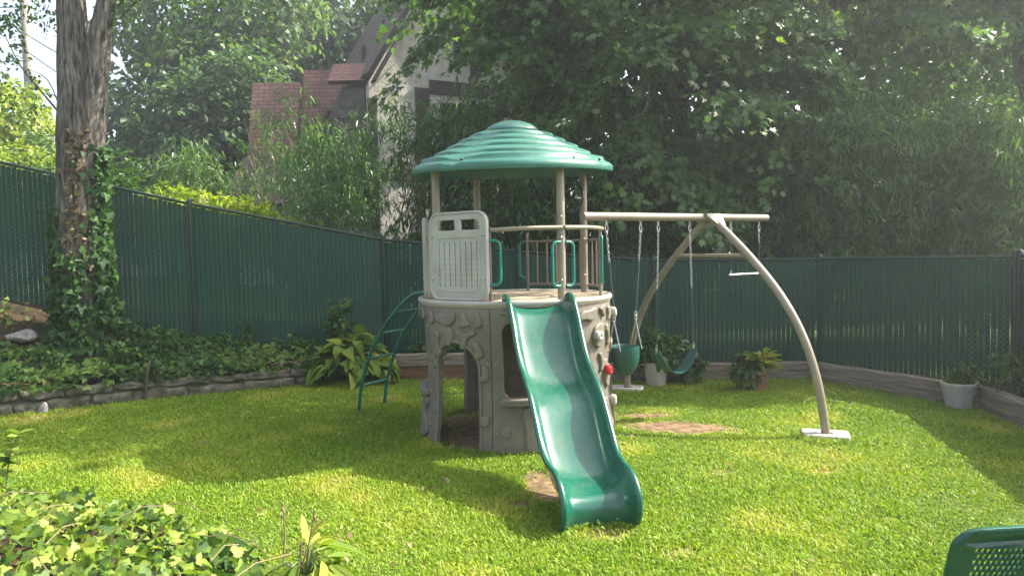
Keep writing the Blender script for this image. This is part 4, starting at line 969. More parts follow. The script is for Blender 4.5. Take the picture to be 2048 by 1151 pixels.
# locust foliage above and at the edges of the frame
c, o = crown_points([(-5.9, 9.2, 8.0, 2.4, 1.8, 1.6), (-7.8, 9.6, 7.0, 1.6, 1.4, 1.4), (-3.6, 10.0, 7.4, 1.4, 1.2, .9)]  , 620, .3)
cx = np.array([list(P(x, y, TY + dy)) for x, y, dy in [(10, 20, 0), (35, 40, .2), (5, 62, 0), (60, 12, .1), (28, 88, .2), (84, 8, 0), (50, 60, .1), (8, 110, .2), (100, 20, 0), (240, 12, .1), (265, 6, 0), (300, 18, .2), (330, 4, .1), (275, 40, 0), (350, 20, .2), (385, 8, .2), (420, 14, .3), (460, 10, .3), (500, 14, .3), (540, 6, .3), (60, 180, .3), (90, 205, .3), (30, 165, .3)]])
cx = np.repeat(cx, 3, 0) + RNG.normal(size=(len(cx) * 3, 3)) * .16; c = np.concatenate([c, cx]); o = np.concatenate([o, rdir(len(cx)) * .6 + UP * -.2])
p, nn, d = spray_leaves(c, o, 22, .42, .09, .4, .8); leaf_mesh('crown', p, nn, d, .055 * (.7 + .6 * RNG.random(len(p))), 'ovate', 'shrub_leaf', locust, clump_tone(len(c), 22, .45, .15))
# ivy climbing it
ivy = thing('ivy_vine', (bt.x, TY - .2, bt.z), 'ivy climbing the big forked trunk, dead and brown along its front', 'ivy')
def around(n, zlo, zhi, a0, asd, out, taper):
    k = RNG.random(n) ** taper; z = zlo + (zhi - zlo) * k; a = R(1) * (a0 + RNG.normal(size=n) * asd)
    pz = np.array([q.z for q in pm]); px = np.interp(z, pz, [q.x for q in pm]); rr = np.interp(z, pz, rm) + out * RNG.random(n) * (1 - .5 * k)
    o = np.stack([np.sin(a), -np.cos(a), np.zeros(n)], 1); return np.stack([px, np.full(n, TY), z], 1) + o * rr[:, None], o
a1, o1 = around(900, bt.z - .1, 3.3, 94, 22, .17, 1.4); a2, o2 = around(430, bt.z - .1, 2.5, -58, 22, .11, 1.4); a3, o3 = around(620, bt.z - .35, 1.9, 10, 45, .16, 2.2)
pa = np.concatenate([a1, a2, a3]); oa = np.concatenate([o1, o2, o3]); n = len(pa)
leaf_mesh('foliage', pa, oa + RNG.normal(size=(n, 3)) * .6 + UP * .35, np.array([0, 0, -.7]) + RNG.normal(size=(n, 3)) * .7 + oa * .25, .095 * (.5 + .9 * RNG.random(n)), 'ivy', 'ivy_leaf', ivy, .20 + RNG.normal(size=n) * .2)
pd_, od = around(230, 1.6, 3.5, 24, 19, .06, .9); n = len(pd_)
leaf_mesh('dead_leaves', pd_, od + RNG.normal(size=(n, 3)) * .6, np.array([0, 0, -1.0]) + RNG.normal(size=(n, 3)) * .6, .062 * (.5 + 1.0 * RNG.random(n)), 'ivy', 'dry_leaf', ivy, .45 + RNG.normal(size=n) * .25, .6)

# ------------------------------------------------------------------ ground ivy, bank plants, foreground
def scatter_bank(n):
    x = -9.0 + 7.1 * RNG.random(n) ** 1.0; yw = np.interp(x, [p[0] for p in WL], [p[1] for p in WL]); yf = np.interp(x, [p[0] for p in FL], [p[1] for p in FL]); t = RNG.random(n) * 1.02 - .03
    dens = np.clip(.95 - (x + 5.1) * .36, .14, .9) + .35 * np.sin(3 * x) * np.sin(9 * t + x); dens = np.where((x < -5.9) & (t > .55), dens * .12, dens); dens = np.where((t > .8), dens * .6, dens)
    ok = RNG.random(n) < dens; x = x[ok]; t = t[ok]; y = yw[ok] + t * (yf - yw)[ok] * .96
    z = np.array([bank_z(a, b) for a, b in zip(x, y)]); return x, y, z, t
x, y, z, t = scatter_bank(14500); n = len(x); h = RNG.random(n) ** 1.3 * (.10 + .12 * np.clip(np.sin(2.1 * x + 1) * np.sin(4 * y), 0, 1))
z = np.where(t < 0, .32 - RNG.random(n) * .07, z + h)
nr = UP * .8 + np.array([0, -.55, 0]) + RNG.normal(size=(n, 3)) * .5
o = leaf_mesh('bank_ivy', np.stack([x, y, z], 1), nr, np.array([0, -.6, -.25]) + RNG.normal(size=(n, 3)) * .7, .075 * (.5 + .9 * RNG.random(n)), 'ivy', 'ivy_leaf', None, .5 + .2 * np.sin(1.7 * x + 2 * y) + RNG.normal(size=n) * .16)
tag(o, 'green ivy spreading over the bank above the stone wall', 'ivy', kind='stuff')
# loose dead stems on the bank
b = MB()
for k in range(150):
    xx = random.uniform(-6.8, -2.2); yy = interp(WL, xx, 1) + random.uniform(0.02, .7); zz = bank_z(xx, yy); a = random.random() * 3.14; l = random.uniform(.1, .35)
    b.tube([(xx - l * math.cos(a), yy - l * math.sin(a) * .4, zz + .03), (xx, yy, zz + .06), (xx + l * math.cos(a), yy + l * math.sin(a) * .4, zz + .03)], .004, 4)
o = b.build('dead_stems', 'stem_dry'); tag(o, 'dry brown stems lying over the ivy bank', 'dead stems', kind='stuff')
def bough(name, label, cat, pts, r, m): 
    b = MB(); q = smooth_loop(pts, 4, False); b.tube(q, [r * (1.1 - .7 * i / len(q)) for i in range(len(q))], 7); return tag(b.build(name, m), label, cat)
bough('dead_branch', 'dead woody stem hanging down over the stone wall', 'branch', [tuple(P(289, 802, 8.98)), tuple(P(292, 770, 8.95)), tuple(P(296, 735, 8.95)), tuple(P(304, 712, 9.2))], .02, 'branch')
def rock(name, label, c, r, sq, m, seed):
    rnd = random.Random(seed); b = MB(); b.ball((0, 0, 0), 1, 9); k = [(Vector((rnd.gauss(0, 1), rnd.gauss(0, 1), rnd.gauss(0, 1))).normalized(), rnd.uniform(.55, .9)) for _ in range(12)]
    vs = []
    for v in b.v:
        p = Vector(v)
        for d, h in k:
            s = p.dot(d)
            if s > h: p = p - d * (s - h)
        vs.append((c[0] + p.x * r * sq[0], c[1] + p.y * r * sq[1], c[2] + p.z * r * sq[2]))
    b.v = vs; o = b.build(name, m, ang=25); return tag(o, label, 'stone')
rock('rock', 'pale jagged rock on bare soil beside the big trunk', tuple(P(42, 672, 9.0)), .18, (1.15, .7, .6), 'white_rock', 4)
rock('rock', 'small pale pointed stone on the grass below the stone wall', tuple(G(88, 828) + Vector((0, 0, .05))), .085, (.7, .7, 1.25), 'white_rock', 9)
rock('rock', 'grey flat stone half buried high on the bank', tuple(P(488, 724, 10.0)), .10, (1.3, .8, .5), 'white_rock', 2)

def rosette(name, label, cat, c, n, length, m, group=None, shape='hosta', spread=.5, hgt=.3, mean=.45, sd=.2, up=.6, stems=True, rx=None):
    """arching leaves on stalks from one root"""
    c = Vector(c); t = thing(name, c, label, cat, group); a = RNG.random(n) * 6.283; k = np.sqrt(RNG.random(n)); rx = rx or spread
    off = np.stack([np.cos(a) * k * rx, np.sin(a) * k * spread * .75, hgt * (1.05 - .75 * k ** 1.5) * (.65 + .5 * RNG.random(n))], 1)
    p = np.array(c) + off; hd = np.stack([np.cos(a), np.sin(a), np.zeros(n)], 1)
    d = hd * (.5 + k[:, None]) + UP * (up * (1 - k) - .45 * k)[:, None] + RNG.normal(size=(n, 3)) * .22
    leaf_mesh('foliage', p, UP * 1.0 + hd * .35 + RNG.normal(size=(n, 3)) * .3, d, length * (.6 + .6 * RNG.random(n)), shape, m, t, mean + RNG.normal(size=n) * sd, .55, .28)
    if stems:
        for i in range(min(n, 16)):
            b = MB(); q = p[i * n // min(n, 16)]; b.tube([c, c.lerp(Vector(q), .6) + Vector((0, 0, .05)), Vector(q)], [.006, .005, .004], 5); b.build('stalk', 'stem_green', t)
    return t
rosette('hosta_plant', 'large yellow-green hosta spilling over the wall beside the ladder', 'plant', (-2.28, 9.86, .06), 210, .205, 'hosta_leaf', None, 'hosta', .50, .58, .5, .25, rx=.56)
def shrub(name, label, cat, c, blobs, n, per, size, shape, m, spray=(.25, .1), mean=.45, sd=.18, group=None, stems=5, droop=.1):
    c = Vector(c); t = thing(name, c, label, cat, group); B = [(c.x + q[0], c.y + q[1], c.z + q[2], q[3], q[4], q[5]) for q in blobs]
    cc, o = crown_points(B, n, .15); p, nn, d = spray_leaves(cc, o, per, spray[0], spray[1], droop, .6); leaf_mesh('foliage', p, nn, d, size * (.65 + .7 * RNG.random(len(p))), shape, m, t, clump_tone(n, per, mean, sd))
    for k in range(stems):
        q = B[k % len(B)]; b = MB(); e = Vector(q[:3]) + Vector((random.uniform(-.5, .5) * q[3], random.uniform(-.5, .5) * q[4], .4 * q[5])); b.tube(limb_path(c, e, .1, 5), [.008, .007, .006, .005, .004, .003], 5); b.build('stem', 'stem_green', t)
    return t
q = P(682, 690, 10.25); shrub('tall_weed', 'tall feathery green weed rising behind the hosta', 'plant', (q.x, q.y, .3), [(0, 0, .62, .2, .15, .28), (.02, 0, .35, .12, .12, .2)], 60, 14, .06, 'ovate', 'shrub_leaf', (.2, .06), .5)
q = P(492, 690, 10.2); shrub('weed', 'thin weed against the fence on the bank', 'plant', (q.x, q.y, .45), [(0, 0, .28, .1, .08, .16)], 14, 10, .05, 'ovate', 'shrub_leaf', (.14, .05), .35, group='weeds on the bank')
for px, py, Y, h_, lb in ((320, 680, 9.6, .22, 'leafy weed low on the bank right of the trunk'), (250, 715, 9.1, .2, 'pale green weed among the ivy below the trunk'), (590, 715, 10.1, .2, 'scrubby weed beside the hosta on the bank'), (100, 705, 8.8, .2, 'weed clump among ivy at the left of the bank'), (440, 720, 10.0, .16, 'low weed clump above the middle of the stone wall')):
    q = P(px, py, Y); shrub('weed', lb, 'plant', (q.x, q.y, bank_z(q.x, q.y) - .03), [(0, 0, h_, .2, .15, h_ * .7), (.16, .05, h_ * .7, .15, .12, h_ * .5)], 34, 12, .06, 'ovate', 'shrub_leaf', (.16, .07), .5, group='weeds on the bank')
for xx, lb in ((-1.2, 'dark leafy weed behind the brown edging board, left of the tower'), (-.45, 'dark leafy weed behind the brown edging board, at the tower wall')):
    shrub('weed', lb, 'plant', (xx, 10.32, .3), [(0, 0, .12, .3, .12, .12)], 40, 12, .07, 'ovate', 'shrub_leaf', (.18, .08), .35, group='weeds behind the back edging')

# foreground ivy mound
def fore_edge(x): return np.interp(x, [-6, -4.2, -2.65, -1.9, -1.5, -1.12], [6.1, 5.65, 5.0, 4.45, 4.1, 3.6])
n0 = 9000; x = -5.2 + 4.1 * RNG.random(n0); y = 2.6 + 3.4 * RNG.random(n0); e = fore_edge(x); ok = y < e + .08 * np.sin(9 * x) - .1 * RNG.random(n0); x, y, e = x[ok], y[ok], e[ok]; n = len(x)
mh = .05 + .17 * np.clip((e - y) / .7, 0, 1) + .05 * np.sin(4 * x + 1) * np.sin(5 * y); z = mh * (.35 + .75 * RNG.random(n))
o = leaf_mesh('foreground_ivy', np.stack([x, y, z], 1), UP + np.array([.15, -.35, 0]) + RNG.normal(size=(n, 3)) * .6, np.array([.1, -.35, -.1]) + RNG.normal(size=(n, 3)) * .8, .072 * (.45 + 1.0 * RNG.random(n)), 'ivy', 'ivy_pale', None, .42 + .16 * np.sin(3 * x) * np.sin(4 * y + 1) + RNG.normal(size=n) * .24, .3, .3)
tag(o, 'sunlit ivy mound filling the lower left corner', 'ivy', kind='stuff')
soil2 = grid('ivy_bed', np.linspace(-5.6, -1.2, 30), lambda x: np.linspace(2.4, float(fore_edge(x)) - .12, 10), 'soil', lambda x, y: .012 + .09 * max(0, min(1, (float(fore_edge(x)) - .12 - y) / .7)))
b = MB()
for k in range(14):
    xx = random.uniform(-3.6, -1.3); yy = random.uniform(3.4, min(5.0, float(fore_edge(xx)) - .1)); a = random.random() * 3.14; l = random.uniform(.06, .22); zz = .22
    b.tube([(xx - l * math.cos(a), yy - l * math.sin(a), zz), (xx, yy, zz + .05), (xx + l * math.cos(a), yy + l * math.sin(a), zz + .02)], .0032, 4)
tag(b.build('dead_stems', 'stem_dry'), 'thin dry stems across the foreground ivy', 'dead stems', kind='stuff')
# plantain-like lily at the edge of the ivy
q = G(612, 1143, .05); t = rosette('plantain_lily', 'yellowish plantain lily with striped leaves and dry flower stalks in front', 'plant', (q.x, q.y, .03), 24, .205, 'hosta_leaf', None, 'long', .19, .18, .62, .14, 1.3)
for px, py, px2, py2 in ((598, 1150, 630, 1020), (566, 1130, 566, 1008), (585, 1150, 604, 1085)):
    a_ = P(px, py, q.y); e_ = P(px2, py2, q.y); b = MB(); b.tube([a_, a_.lerp(e_, .5) + Vector((.012, 0, 0)), e_], [.006, .005, .003], 6)
    for k in range(6): b.ball(tuple(e_ - Vector((random.uniform(-.012, .012), random.uniform(-.012, .012), .012 * k))), .007, 5, (1, 1, 1.7))
    b.build('flower_stalk', 'stem_dry', t)
q = P(15, 985, 5.0); t = thing('tall_weed', (q.x, q.y, .15), 'tall leggy weed with pale leaves at the left edge', 'plant')
pts = [P(12, 1000, 5.0), P(14, 950, 5.0), P(22, 905, 5.0), P(38, 866, 5.0)]; b = MB(); sp_ = smooth_loop([tuple(v) for v in pts], 6, False); b.tube(sp_, [.006 * (1.1 - .6 * i / len(sp_)) for i in range(len(sp_))], 6); b.build('stem', 'stem_green', t)
n = 34; k = RNG.integers(3, len(sp_), n); p = np.array([list(sp_[i]) for i in k]); hd = rdir(n); hd[:, 2] = .25
leaf_mesh('foliage', p, UP + RNG.normal(size=(n, 3)) * .5, hd, .12 * (.5 + .7 * RNG.random(n)), 'ovate', 'ivy_pale', t, .55 + RNG.normal(size=n) * .15)

# ------------------------------------------------------------------ pots
def pot(name, label, c, rt, rb, h, m, sides=36, group='pots along the back edging', rot=0.0):
    t = thing(name, c, label, 'potted plant', group); b = MB(); prof = [(rb * .98, 0), (rb, .012), (rb + (rt - rb) * .5, h * .5), (rt * .98, h - .045), (rt * 1.03, h - .042), (rt * 1.05, h - .008), (rt * 1.03, h), (rt * .93, h), (rt * .9, h - .05), (rt * .85, h - .06)]
    b.lathe(prof, (0, 0, 0), sides, True); Rz = Matrix.Rotation(rot, 3, 'Z')
    b.v = [tuple(Rz @ Vector(v) + Vector(c)) for v in b.v]
    b.build('pot', m, t, ang=50 if sides > 8 else 25, smooth=sides > 8)
    s = MB(); s.lathe([(rt * .87, h - .055), (rt * .5, h - .045), (.001, h - .04)], c, 24); s.build('soil', 'soil', t); return t
def fill(t, c, blobs, n, per, size, shape, m, mean, spray=(.22, .1), droop=.2):
    B = [(c[0] + q[0], c[1] + q[1], c[2] + q[2], q[3], q[4], q[5]) for q in blobs]; cc, o = crown_points(B, n, .2); p, nn, d = spray_leaves(cc, o, per, spray[0], spray[1], droop, .6)
    leaf_mesh('foliage', p, nn, d, size * (.65 + .7 * RNG.random(len(p))), shape, m, t, clump_tone(n, per, mean, .18))
    for k in range(4):
        q = B[k % len(B)]; b = MB(); b.tube(limb_path((c[0], c[1], c[2] + .2), Vector(q[:3]), .05, 5), [.008, .007, .006, .005, .004, .003], 5); b.build('stem', 'stem_green', t)
c = G(1310, 768); c.z = 0; c = Vector((c.x, 9.28, 0)); t = pot('potted_plant', 'cream pot with a bushy green plant behind the belt swing', tuple(c), .165, .125, .32, 'pot_cream')
fill(t, tuple(c), [(-.02, 0, .52, .2, .16, .22), (.26, .0, .44, .22, .14, .2), (.42, .02, .28, .16, .12, .16)], 120, 14, .085, 'ovate', 'shrub_leaf', .42)
c = G(1516, 780); t = pot('potted_plant', 'square terracotta pot with a yellowing spiky plant below the trapeze', tuple((c.x, c.y, 0)), .155, .115, .26, 'terracotta', 4, rot=R(35))
fill(t, tuple((c.x, c.y, 0)), [(-.15, -.04, .30, .12, .1, .13)], 34, 10, .085, 'hosta', 'shrub_leaf', .5, (.15, .08))
n = 70; a = RNG.random(n) * 6.283; hd = np.stack([np.cos(a), np.sin(a), .3 + 1.1 * RNG.random(n)], 1); p = np.array((c.x + .03, c.y, .30)) + hd * np.array([.10, .08, .14]) * RNG.random((n, 1))
leaf_mesh('blades', p, UP + RNG.normal(size=(n, 3)) * .3, hd, .20 * (.6 + .6 * RNG.random(n)), 'long', 'hosta_leaf', t, .62 + RNG.normal(size=n) * .2, .7)
c = G(1917, 815); t = pot('potted_plant', 'grey patterned pot with thin straggly grass in the right corner', tuple((c.x, c.y, 0)), .175, .125, .29, 'pot_grey')
g = MB()
for k in range(26):
    a = random.random() * 6.28; g.ball((c.x + .15 * math.cos(a), c.y + .15 * math.sin(a), random.uniform(.05, .2)), .006, 4)
n = 60; a = RNG.random(n) * 6.283; hd = np.stack([np.cos(a) * .6, np.sin(a) * .6, .3 + 1.2 * RNG.random(n)], 1); p = np.array((c.x, c.y, .24)) + np.stack([np.cos(a), np.sin(a), a * 0], 1) * .11 * RNG.random((n, 1))
leaf_mesh('blades', p, rdir(n), hd, .20 * (.4 + .8 * RNG.random(n)), 'grassy', 'hosta_leaf', t, .5 + RNG.normal(size=n) * .25, .5)
fill(t, tuple((c.x + .08, c.y, 0)), [(0, 0, .40, .10, .08, .12)], 22, 9, .05, 'ovate', 'shrub_leaf', .4)
shrub('leafy_shrub', 'dark ferny shrub in the corner bed at the right edge', 'plant', (5.36, 7.45, .15), [(0, 0, .3, .22, .2, .24), (.2, -.3, .28, .25, .25, .24), (-.12, -.02, .18, .2, .15, .15)], 110, 14, .07, 'lance', 'shrub_leaf', (.26, .07), .45)

# ------------------------------------------------------------------ chair in the near corner
def chair():
    f = Vector((-.10, .995, 0)); ex = Vector((.995, .10, 0)); T = P(1930, 1070, 2.12); wd = .50; hb = .50; rec = .24
    up = (Vector((0, 0, 1)) - f * rec).normalized(); nb = ex.cross(up).normalized()     # nb points along the sitter's back
    o = T - up * hb; base = Vector((o.x, o.y, 0)) + ex * wd / 2 + f * .25
    t = thing('garden_chair', base, 'dark green perforated plastic garden chair back in the near right corner', 'chair')
    W = lambda u, v, k: o + ex * u + up * v + nb * k
    def taper(u, v): return (u - wd / 2) * (1.0 + .04 * (1 - v / hb)) + wd / 2, v
    lp = [taper(*p) for p in rrect(0, -.02, wd, hb, .075, 8)]; loops = [lp]
    for gx in (.065, .29):
        for r_ in range(9):
            for c_ in range(9):
                u = gx + c_ * .0175 + (r_ % 2) * .00875; v = hb - .068 - r_ * .0215; u2, v2 = taper(u, v)
                loops.append([(u2 +   .0066 * math.cos(q), v2 + .0090 * math.sin(q)) for q in np.linspace(0, 2 * math.pi, 8, endpoint=False)])
    vs, fs = plate(loops, .007, .0008, 0, 1); b = MB(); b.add([W(v[0], v[1], v[2] - .10 * (((v[0] - wd / 2) / wd) ** 2) * 1.0) for v in vs], fs)
    bk = b.build('backrest', 'chair_green', t, ang=30)
    rim = MB(); n = len(lp); sec = [(.004, -.016), (.022, -.016), (.028, -.009), (.028, .004), (.020, .010), (.004, .008)]; k0 = 0
    for i in range(n):
        a = Vector(lp[i - 1]); c = Vector(lp[(i + 1) % n]); tn = (c - a).normalized(); nx = Vector((tn.y, -tn.x))
        for so, sn in sec:
            u = lp[i][0] + nx.x * (so - .018); v = lp[i][1] + nx.y * (so - .018); rim.v.append(tuple(W(u, v, sn - .10 * (((u - wd / 2) / wd) ** 2))))
    m_ = len(sec)
    for i in range(n):
        for j in range(m_): rim.f.append((i * m_ + j, i * m_ + (j + 1) % m_, ((i + 1) % n) * m_ + (j + 1) % m_, ((i + 1) % n) * m_ + j))
    r_ = rim.build('rim', 'chair_green', bk, ang=50); bm = bmesh.new(); bm.from_mesh(r_.data); bmesh.ops.recalc_face_normals(bm, faces=bm.faces); bm.to_mesh(r_.data); bm.free()
    sz = o.z - .0; s = MB(); vs, fs = plate([rrect(-.01, 0, wd + .01, .46, .07, 6)], .03, .01); s.add([Vector((o.x, o.y, sz - .02)) + ex * v[0] + f * v[1] + Vector((0, 0, v[2] - .03 * (1 - v[1] / .46))) for v in vs], fs); s.build('seat', 'chair_green', t)
    for u in (.03, wd - .03):
        for k in (.03, .42):
            b = MB(); a = Vector((o.x, o.y, sz - .03)) + ex * u + f * k; e = Vector((a.x, a.y, 0)) + ex * (.03 if u > .1 else -.03) + f * (-.05 if k < .1 else .03); b.tube([a, a.lerp(e, .5), e], [.024, .02, .017], 10); b.build('leg', 'chair_green', t)
chair()

# ------------------------------------------------------------------ house, pole, wires behind
def slab(quad, th, m, name, parent, nudge=0.0):
    """roof plane given by eave start, eave end, ridge end, ridge start; carries metre UVs"""
    p = [Vector(q) for q in quad]; nr = (p[1] - p[0]).cross(p[3] - p[0]).normalized(); b = MB(); b.add(p + [q - nr * th for q in p], [(0, 1, 2, 3), (7, 6, 5, 4), (0, 4, 5, 1), (1, 5, 6, 2), (2, 6, 7, 3), (3, 7, 4, 0)])
    o = b.build(name, m, parent, smooth=False); uv = o.data.uv_layers.new(name='UVMap'); ex = (p[1] - p[0]).normalized(); ey = nr.cross(ex)
    wl = WLOC[o]
    for l in o.data.loops:
        q = o.data.vertices[l.vertex_index].co + wl - p[0]; uv.data[l.index].uv = (q.dot(ex), q.dot(ey))
    return o
def house():
    ob = P(748, 500, 19.5); t = thing('house', (ob.x, ob.y, 0), 'half-timbered white stucco house with red and brown tiled roofs behind the bamboo', 'house')
    ex = Vector((.89, .456, 0)); ey = Vector((-.456, .89, 0)); o = Vector((ob.x, ob.y, 0)); W = lambda a, b, z: o + ex * a + ey * b + Vector((0, 0, z))
    wd, zt, za, dp = 6.4, 6.55, 11.9, 7.0
    b = MB(); sec = [(0, 0), (wd, 0), (wd, zt), (wd / 2, za), (0, zt)]
    b.add([W(a, 0, z) for a, z in sec] + [W(a, dp, z) for a, z in sec], [(0, 1, 2, 3, 4), (9, 8, 7, 6, 5), (0, 5, 6, 1), (1, 6, 7, 2), (2, 7, 8, 3), (3, 8, 9, 4), (4, 9, 5, 0)]); wall = b.build('wall', 'stucco', t, smooth=False)
    e = .03; k = (za - zt) / (wd / 2)
    slab([W(-e, -.5, zt - e * k + .12), W(wd / 2, -.5, za + .12), W(wd / 2, dp, za + .12), W(-e, dp, zt - e * k + .12)][::-1], .14, 'roof_dark', 'roof', t)
    slab([W(wd / 2 + .02, -.5, za + .12), W(wd + e, -.5, zt - e * k + .12), W(wd + e, dp, zt - e * k + .12), W(wd / 2 + .02, dp, za + .12)][::-1], .14, 'roof_dark', 'roof', t)
    for a0, a1 in ((-e, wd / 2), (wd + e, wd / 2)):
        b = MB(); b.beam(W(a0, -.53, zt - e * k - .08), W(a1, -.53, za - .08), .07, .34, up=tuple(ey)); b.build('bargeboard', 'house_wood', t, smooth=False)
    def bar(a0, z0, a1, z1, wdt=.24, off=-.035): 
        b = MB(); up = (0, 0, 1) if abs(a1 - a0) > abs(z1 - z0) else tuple(ex); b.beam(W(a0, off, z0), W(a1, off, z1), .07, wdt, up=tuple(ey) if False else up); 
        b.build('timber_beam', 'house_wood', t, smooth=False)
    b = MB()
    def brd(a0, z0, a1, z1):
        q = MB(); vs = [W(a0, -.04, z0), W(a1, -.04, z0), W(a1, -.04, z1), W(a0, -.04, z1), W(a0, .05, z0), W(a1, .05, z0), W(a1, .05, z1), W(a0, .05, z1)]
        q.add(vs, [(0, 1, 2, 3), (7, 6, 5, 4), (0, 4, 5, 1), (1, 5, 6, 2), (2, 6, 7, 3), (3, 7, 4, 0)]); q.build('timber_beam', 'house_wood', t, smooth=False)
    brd(-.04, 0, .2, 6.1); brd(.21, 3.85, 6.2, 4.2); brd(1.32, 4.21, 1.75, 6.5); brd(1.76, 6.35, 5.2, 6.75); brd(4.4, 4.21, 4.7, 6.34); brd(3.05, 6.76, 3.3, 10.6); brd(1.3, 0, 1.55, 3.84)
    def window(p, ax, wx, h, name='window'):
        p = Vector(p); nr = Vector((ax.y, -ax.x, 0)); b = MB(); c = p
        b.beam(c + nr * .03, c + ax * wx + nr * .03, .07, .001); b = MB()
        b.add([c + nr * .02, c + ax * wx + nr * .02, c + ax * wx + nr * .02 + Vector((0, 0, h)), c + nr * .02 + Vector((0, 0, h)), c - nr * .06, c + ax * wx - nr * .06, c + ax * wx - nr * .06 + Vector((0, 0, h)), c - nr * .06 + Vector((0, 0, h))], [(0, 1, 2, 3), (7, 6, 5, 4), (0, 4, 5, 1), (1, 5, 6, 2), (2, 6, 7, 3), (3, 7, 4, 0)])
        g_ = b.build('window', 'glass', t, smooth=False); fr = MB(); Z = Vector((0, 0, 1)); q = nr * .045
        for u in np.linspace(0, 1, 4): fr.beam(c + ax * wx * u + q - Z * .03, c + ax * wx * u + q + Z * (h + .03), .05 if u in (0, 1) else .028, .045, up=tuple(nr))
        for v in np.linspace(0, 1, 4): fr.beam(c + q * 1.06 + Z * h * v, c + ax * wx + q * 1.06 + Z * h * v, .04, .05 if v in (0, 1) else .028)
        fr.build('window_frame', 'house_wood' if wx > 1.1 else 'white_paint', g_, smooth=False)
    window(W(2.1, 0, 4.75), ex, 1.9, 1.35); window(W(2.0, 0, 1.5), ex, 1.8, 1.6); window(W(2.55, 0, 7.4), ex, 1.2, 1.3)
    # red-roofed wing at left
    X0, X1 = -7.72, -5.6
    b = MB(); b.box((X0 + .2, 20.9, 0), (X1, 25, 4.75)); b.build('wall', 'stucco', t, smooth=False)
    slab([(X0, 20.75, 4.6), (-6.3, 20.75, 4.6), (-6.3, 21.5, 7.05), (X0, 21.5, 7.05)], .12, 'roof_red', 'roof', t)
    slab([(-6.28, 21.1, 4.9), (-5.1, 21.1, 4.9), (-5.1, 21.9, 7.5), (-6.28, 21.9, 7.5)], .12, 'roof_red', 'roof', t)
    slab([(X0 - .15, 19.3, 3.25), (-5.42, 19.3, 3.25), (-5.42, 20.85, 4.72), (X0 - .15, 20.85, 4.72)], .12, 'roof_brown', 'roof', t)
    slab([(-4.95, 19.55, 6.6), (-3.85, 19.55, 6.6), (-3.85, 20.3, 7.25), (-4.95, 20.3, 7.25)], .12, 'roof_red', 'roof', t)
    b = MB(); b.box((X0, 19.55, 0), (-5.62, 20.88, 3.3)); b.build('wall', 'stucco', t, smooth=False)
    b = MB(); b.beam((X0 - .18, 19.24, 3.13), (-5.42, 19.24, 3.13), .10, .09); b.build('gutter', 'house_wood', t, smooth=False)
    window((-7.0, 19.55, 1.9), Vector((1, 0, 0)), .9, 1.1)
    # shingled gable bay between them
    gx0, gx1, gy = -5.55, -3.98, 19.75
    b = MB(); b.add([(gx0, gy, 0), (gx1, gy, 0), (gx1, gy, 6.75), (gx0 + .9, gy, 6.4), (gx0, gy, 4.7), (gx0, 22, 0), (gx1, 22, 0), (gx1, 22, 6.75), (gx0 + .9, 22, 6.4), (gx0, 22, 4.7)], [(0, 1, 2, 3, 4), (9, 8, 7, 6, 5), (0, 5, 6, 1), (1, 6, 7, 2), (2, 7, 8, 3), (3, 8, 9, 4), (4, 9, 5, 0)])
    z = 2.9
    while z < 6.0:
        xa = gx0 if z < 4.5 else gx0 + (z + .3 - 4.7) * .53 + .1
        b.add([(xa, gy - .002, z + .3), (gx1, gy - .002, z + .3 + .0), (gx1, gy - .04, z), (xa, gy - .04, z), (xa, gy + .02, z), (gx1, gy + .02, z)], [(3, 2, 1, 0), (2, 3, 4, 5)]); z += .3
    b.build('siding', 'siding', t, smooth=False)
    b = MB(); b.beam((gx0 - .35, gy - .2, 4.2), (gx0 + .62, gy - .2, 5.8), .16, .08, up=(-.9, 0, .5)); b.build('bargeboard', 'house_wood', t, smooth=False)
    for xx, w_ in ((-4.52, .16), (-4.10, .16)):
        b = MB(); b.box((xx, gy - .14, 0), (xx + w_, gy - .045, 3.15)); b.build('corner_post', 'white_paint', t, smooth=False)
    window((-5.3, gy - .05, 1.6), Vector((1, 0, 0)), .7, 1.3); window((-4.34, gy - .05, 1.5), Vector((1, 0, 0)), .22, 1.4)
    b = MB(); b.tube([P(738, 480, 19.3), P(738, 330, 19.3), P(738, 300, 19.45)], .05, 10); b.build('downspout', 'house_wood', t)
    b = MB(); b.tube([P(727, 165, 21.5), P(727, 92, 21.5)], .07, 10); b.build('vent_pipe', 'house_wood', t)
house()
pb = P(66, 340, 30); b = MB(); pole_x = pb.x
b.tube([(pole_x, 30, 0), (pole_x + .05, 30, 7), (pole_x + .02, 30, 14)], [.21, .19, .16], 16); t = thing('utility_pole', (pole_x, 30, 0), 'tall weathered wooden utility pole at the upper left', 'utility pole')
b.build('pole', 'pole_wood', t); b = MB(); b.beam((pole_x - 1.1, 29.8, 13.0), (pole_x + 1.1, 29.8, 13.2), .1, .12); b.build('crossarm', 'pole_wood', t, smooth=False)
b = MB(); b.lathe([(.001, 0), (.2, 0), (.22, .05), (.22, .62), (.16, .7), (.001, .7)], (pole_x + .38, 29.8, 9.0), 16); b.build('transformer', 'pot_grey', t)
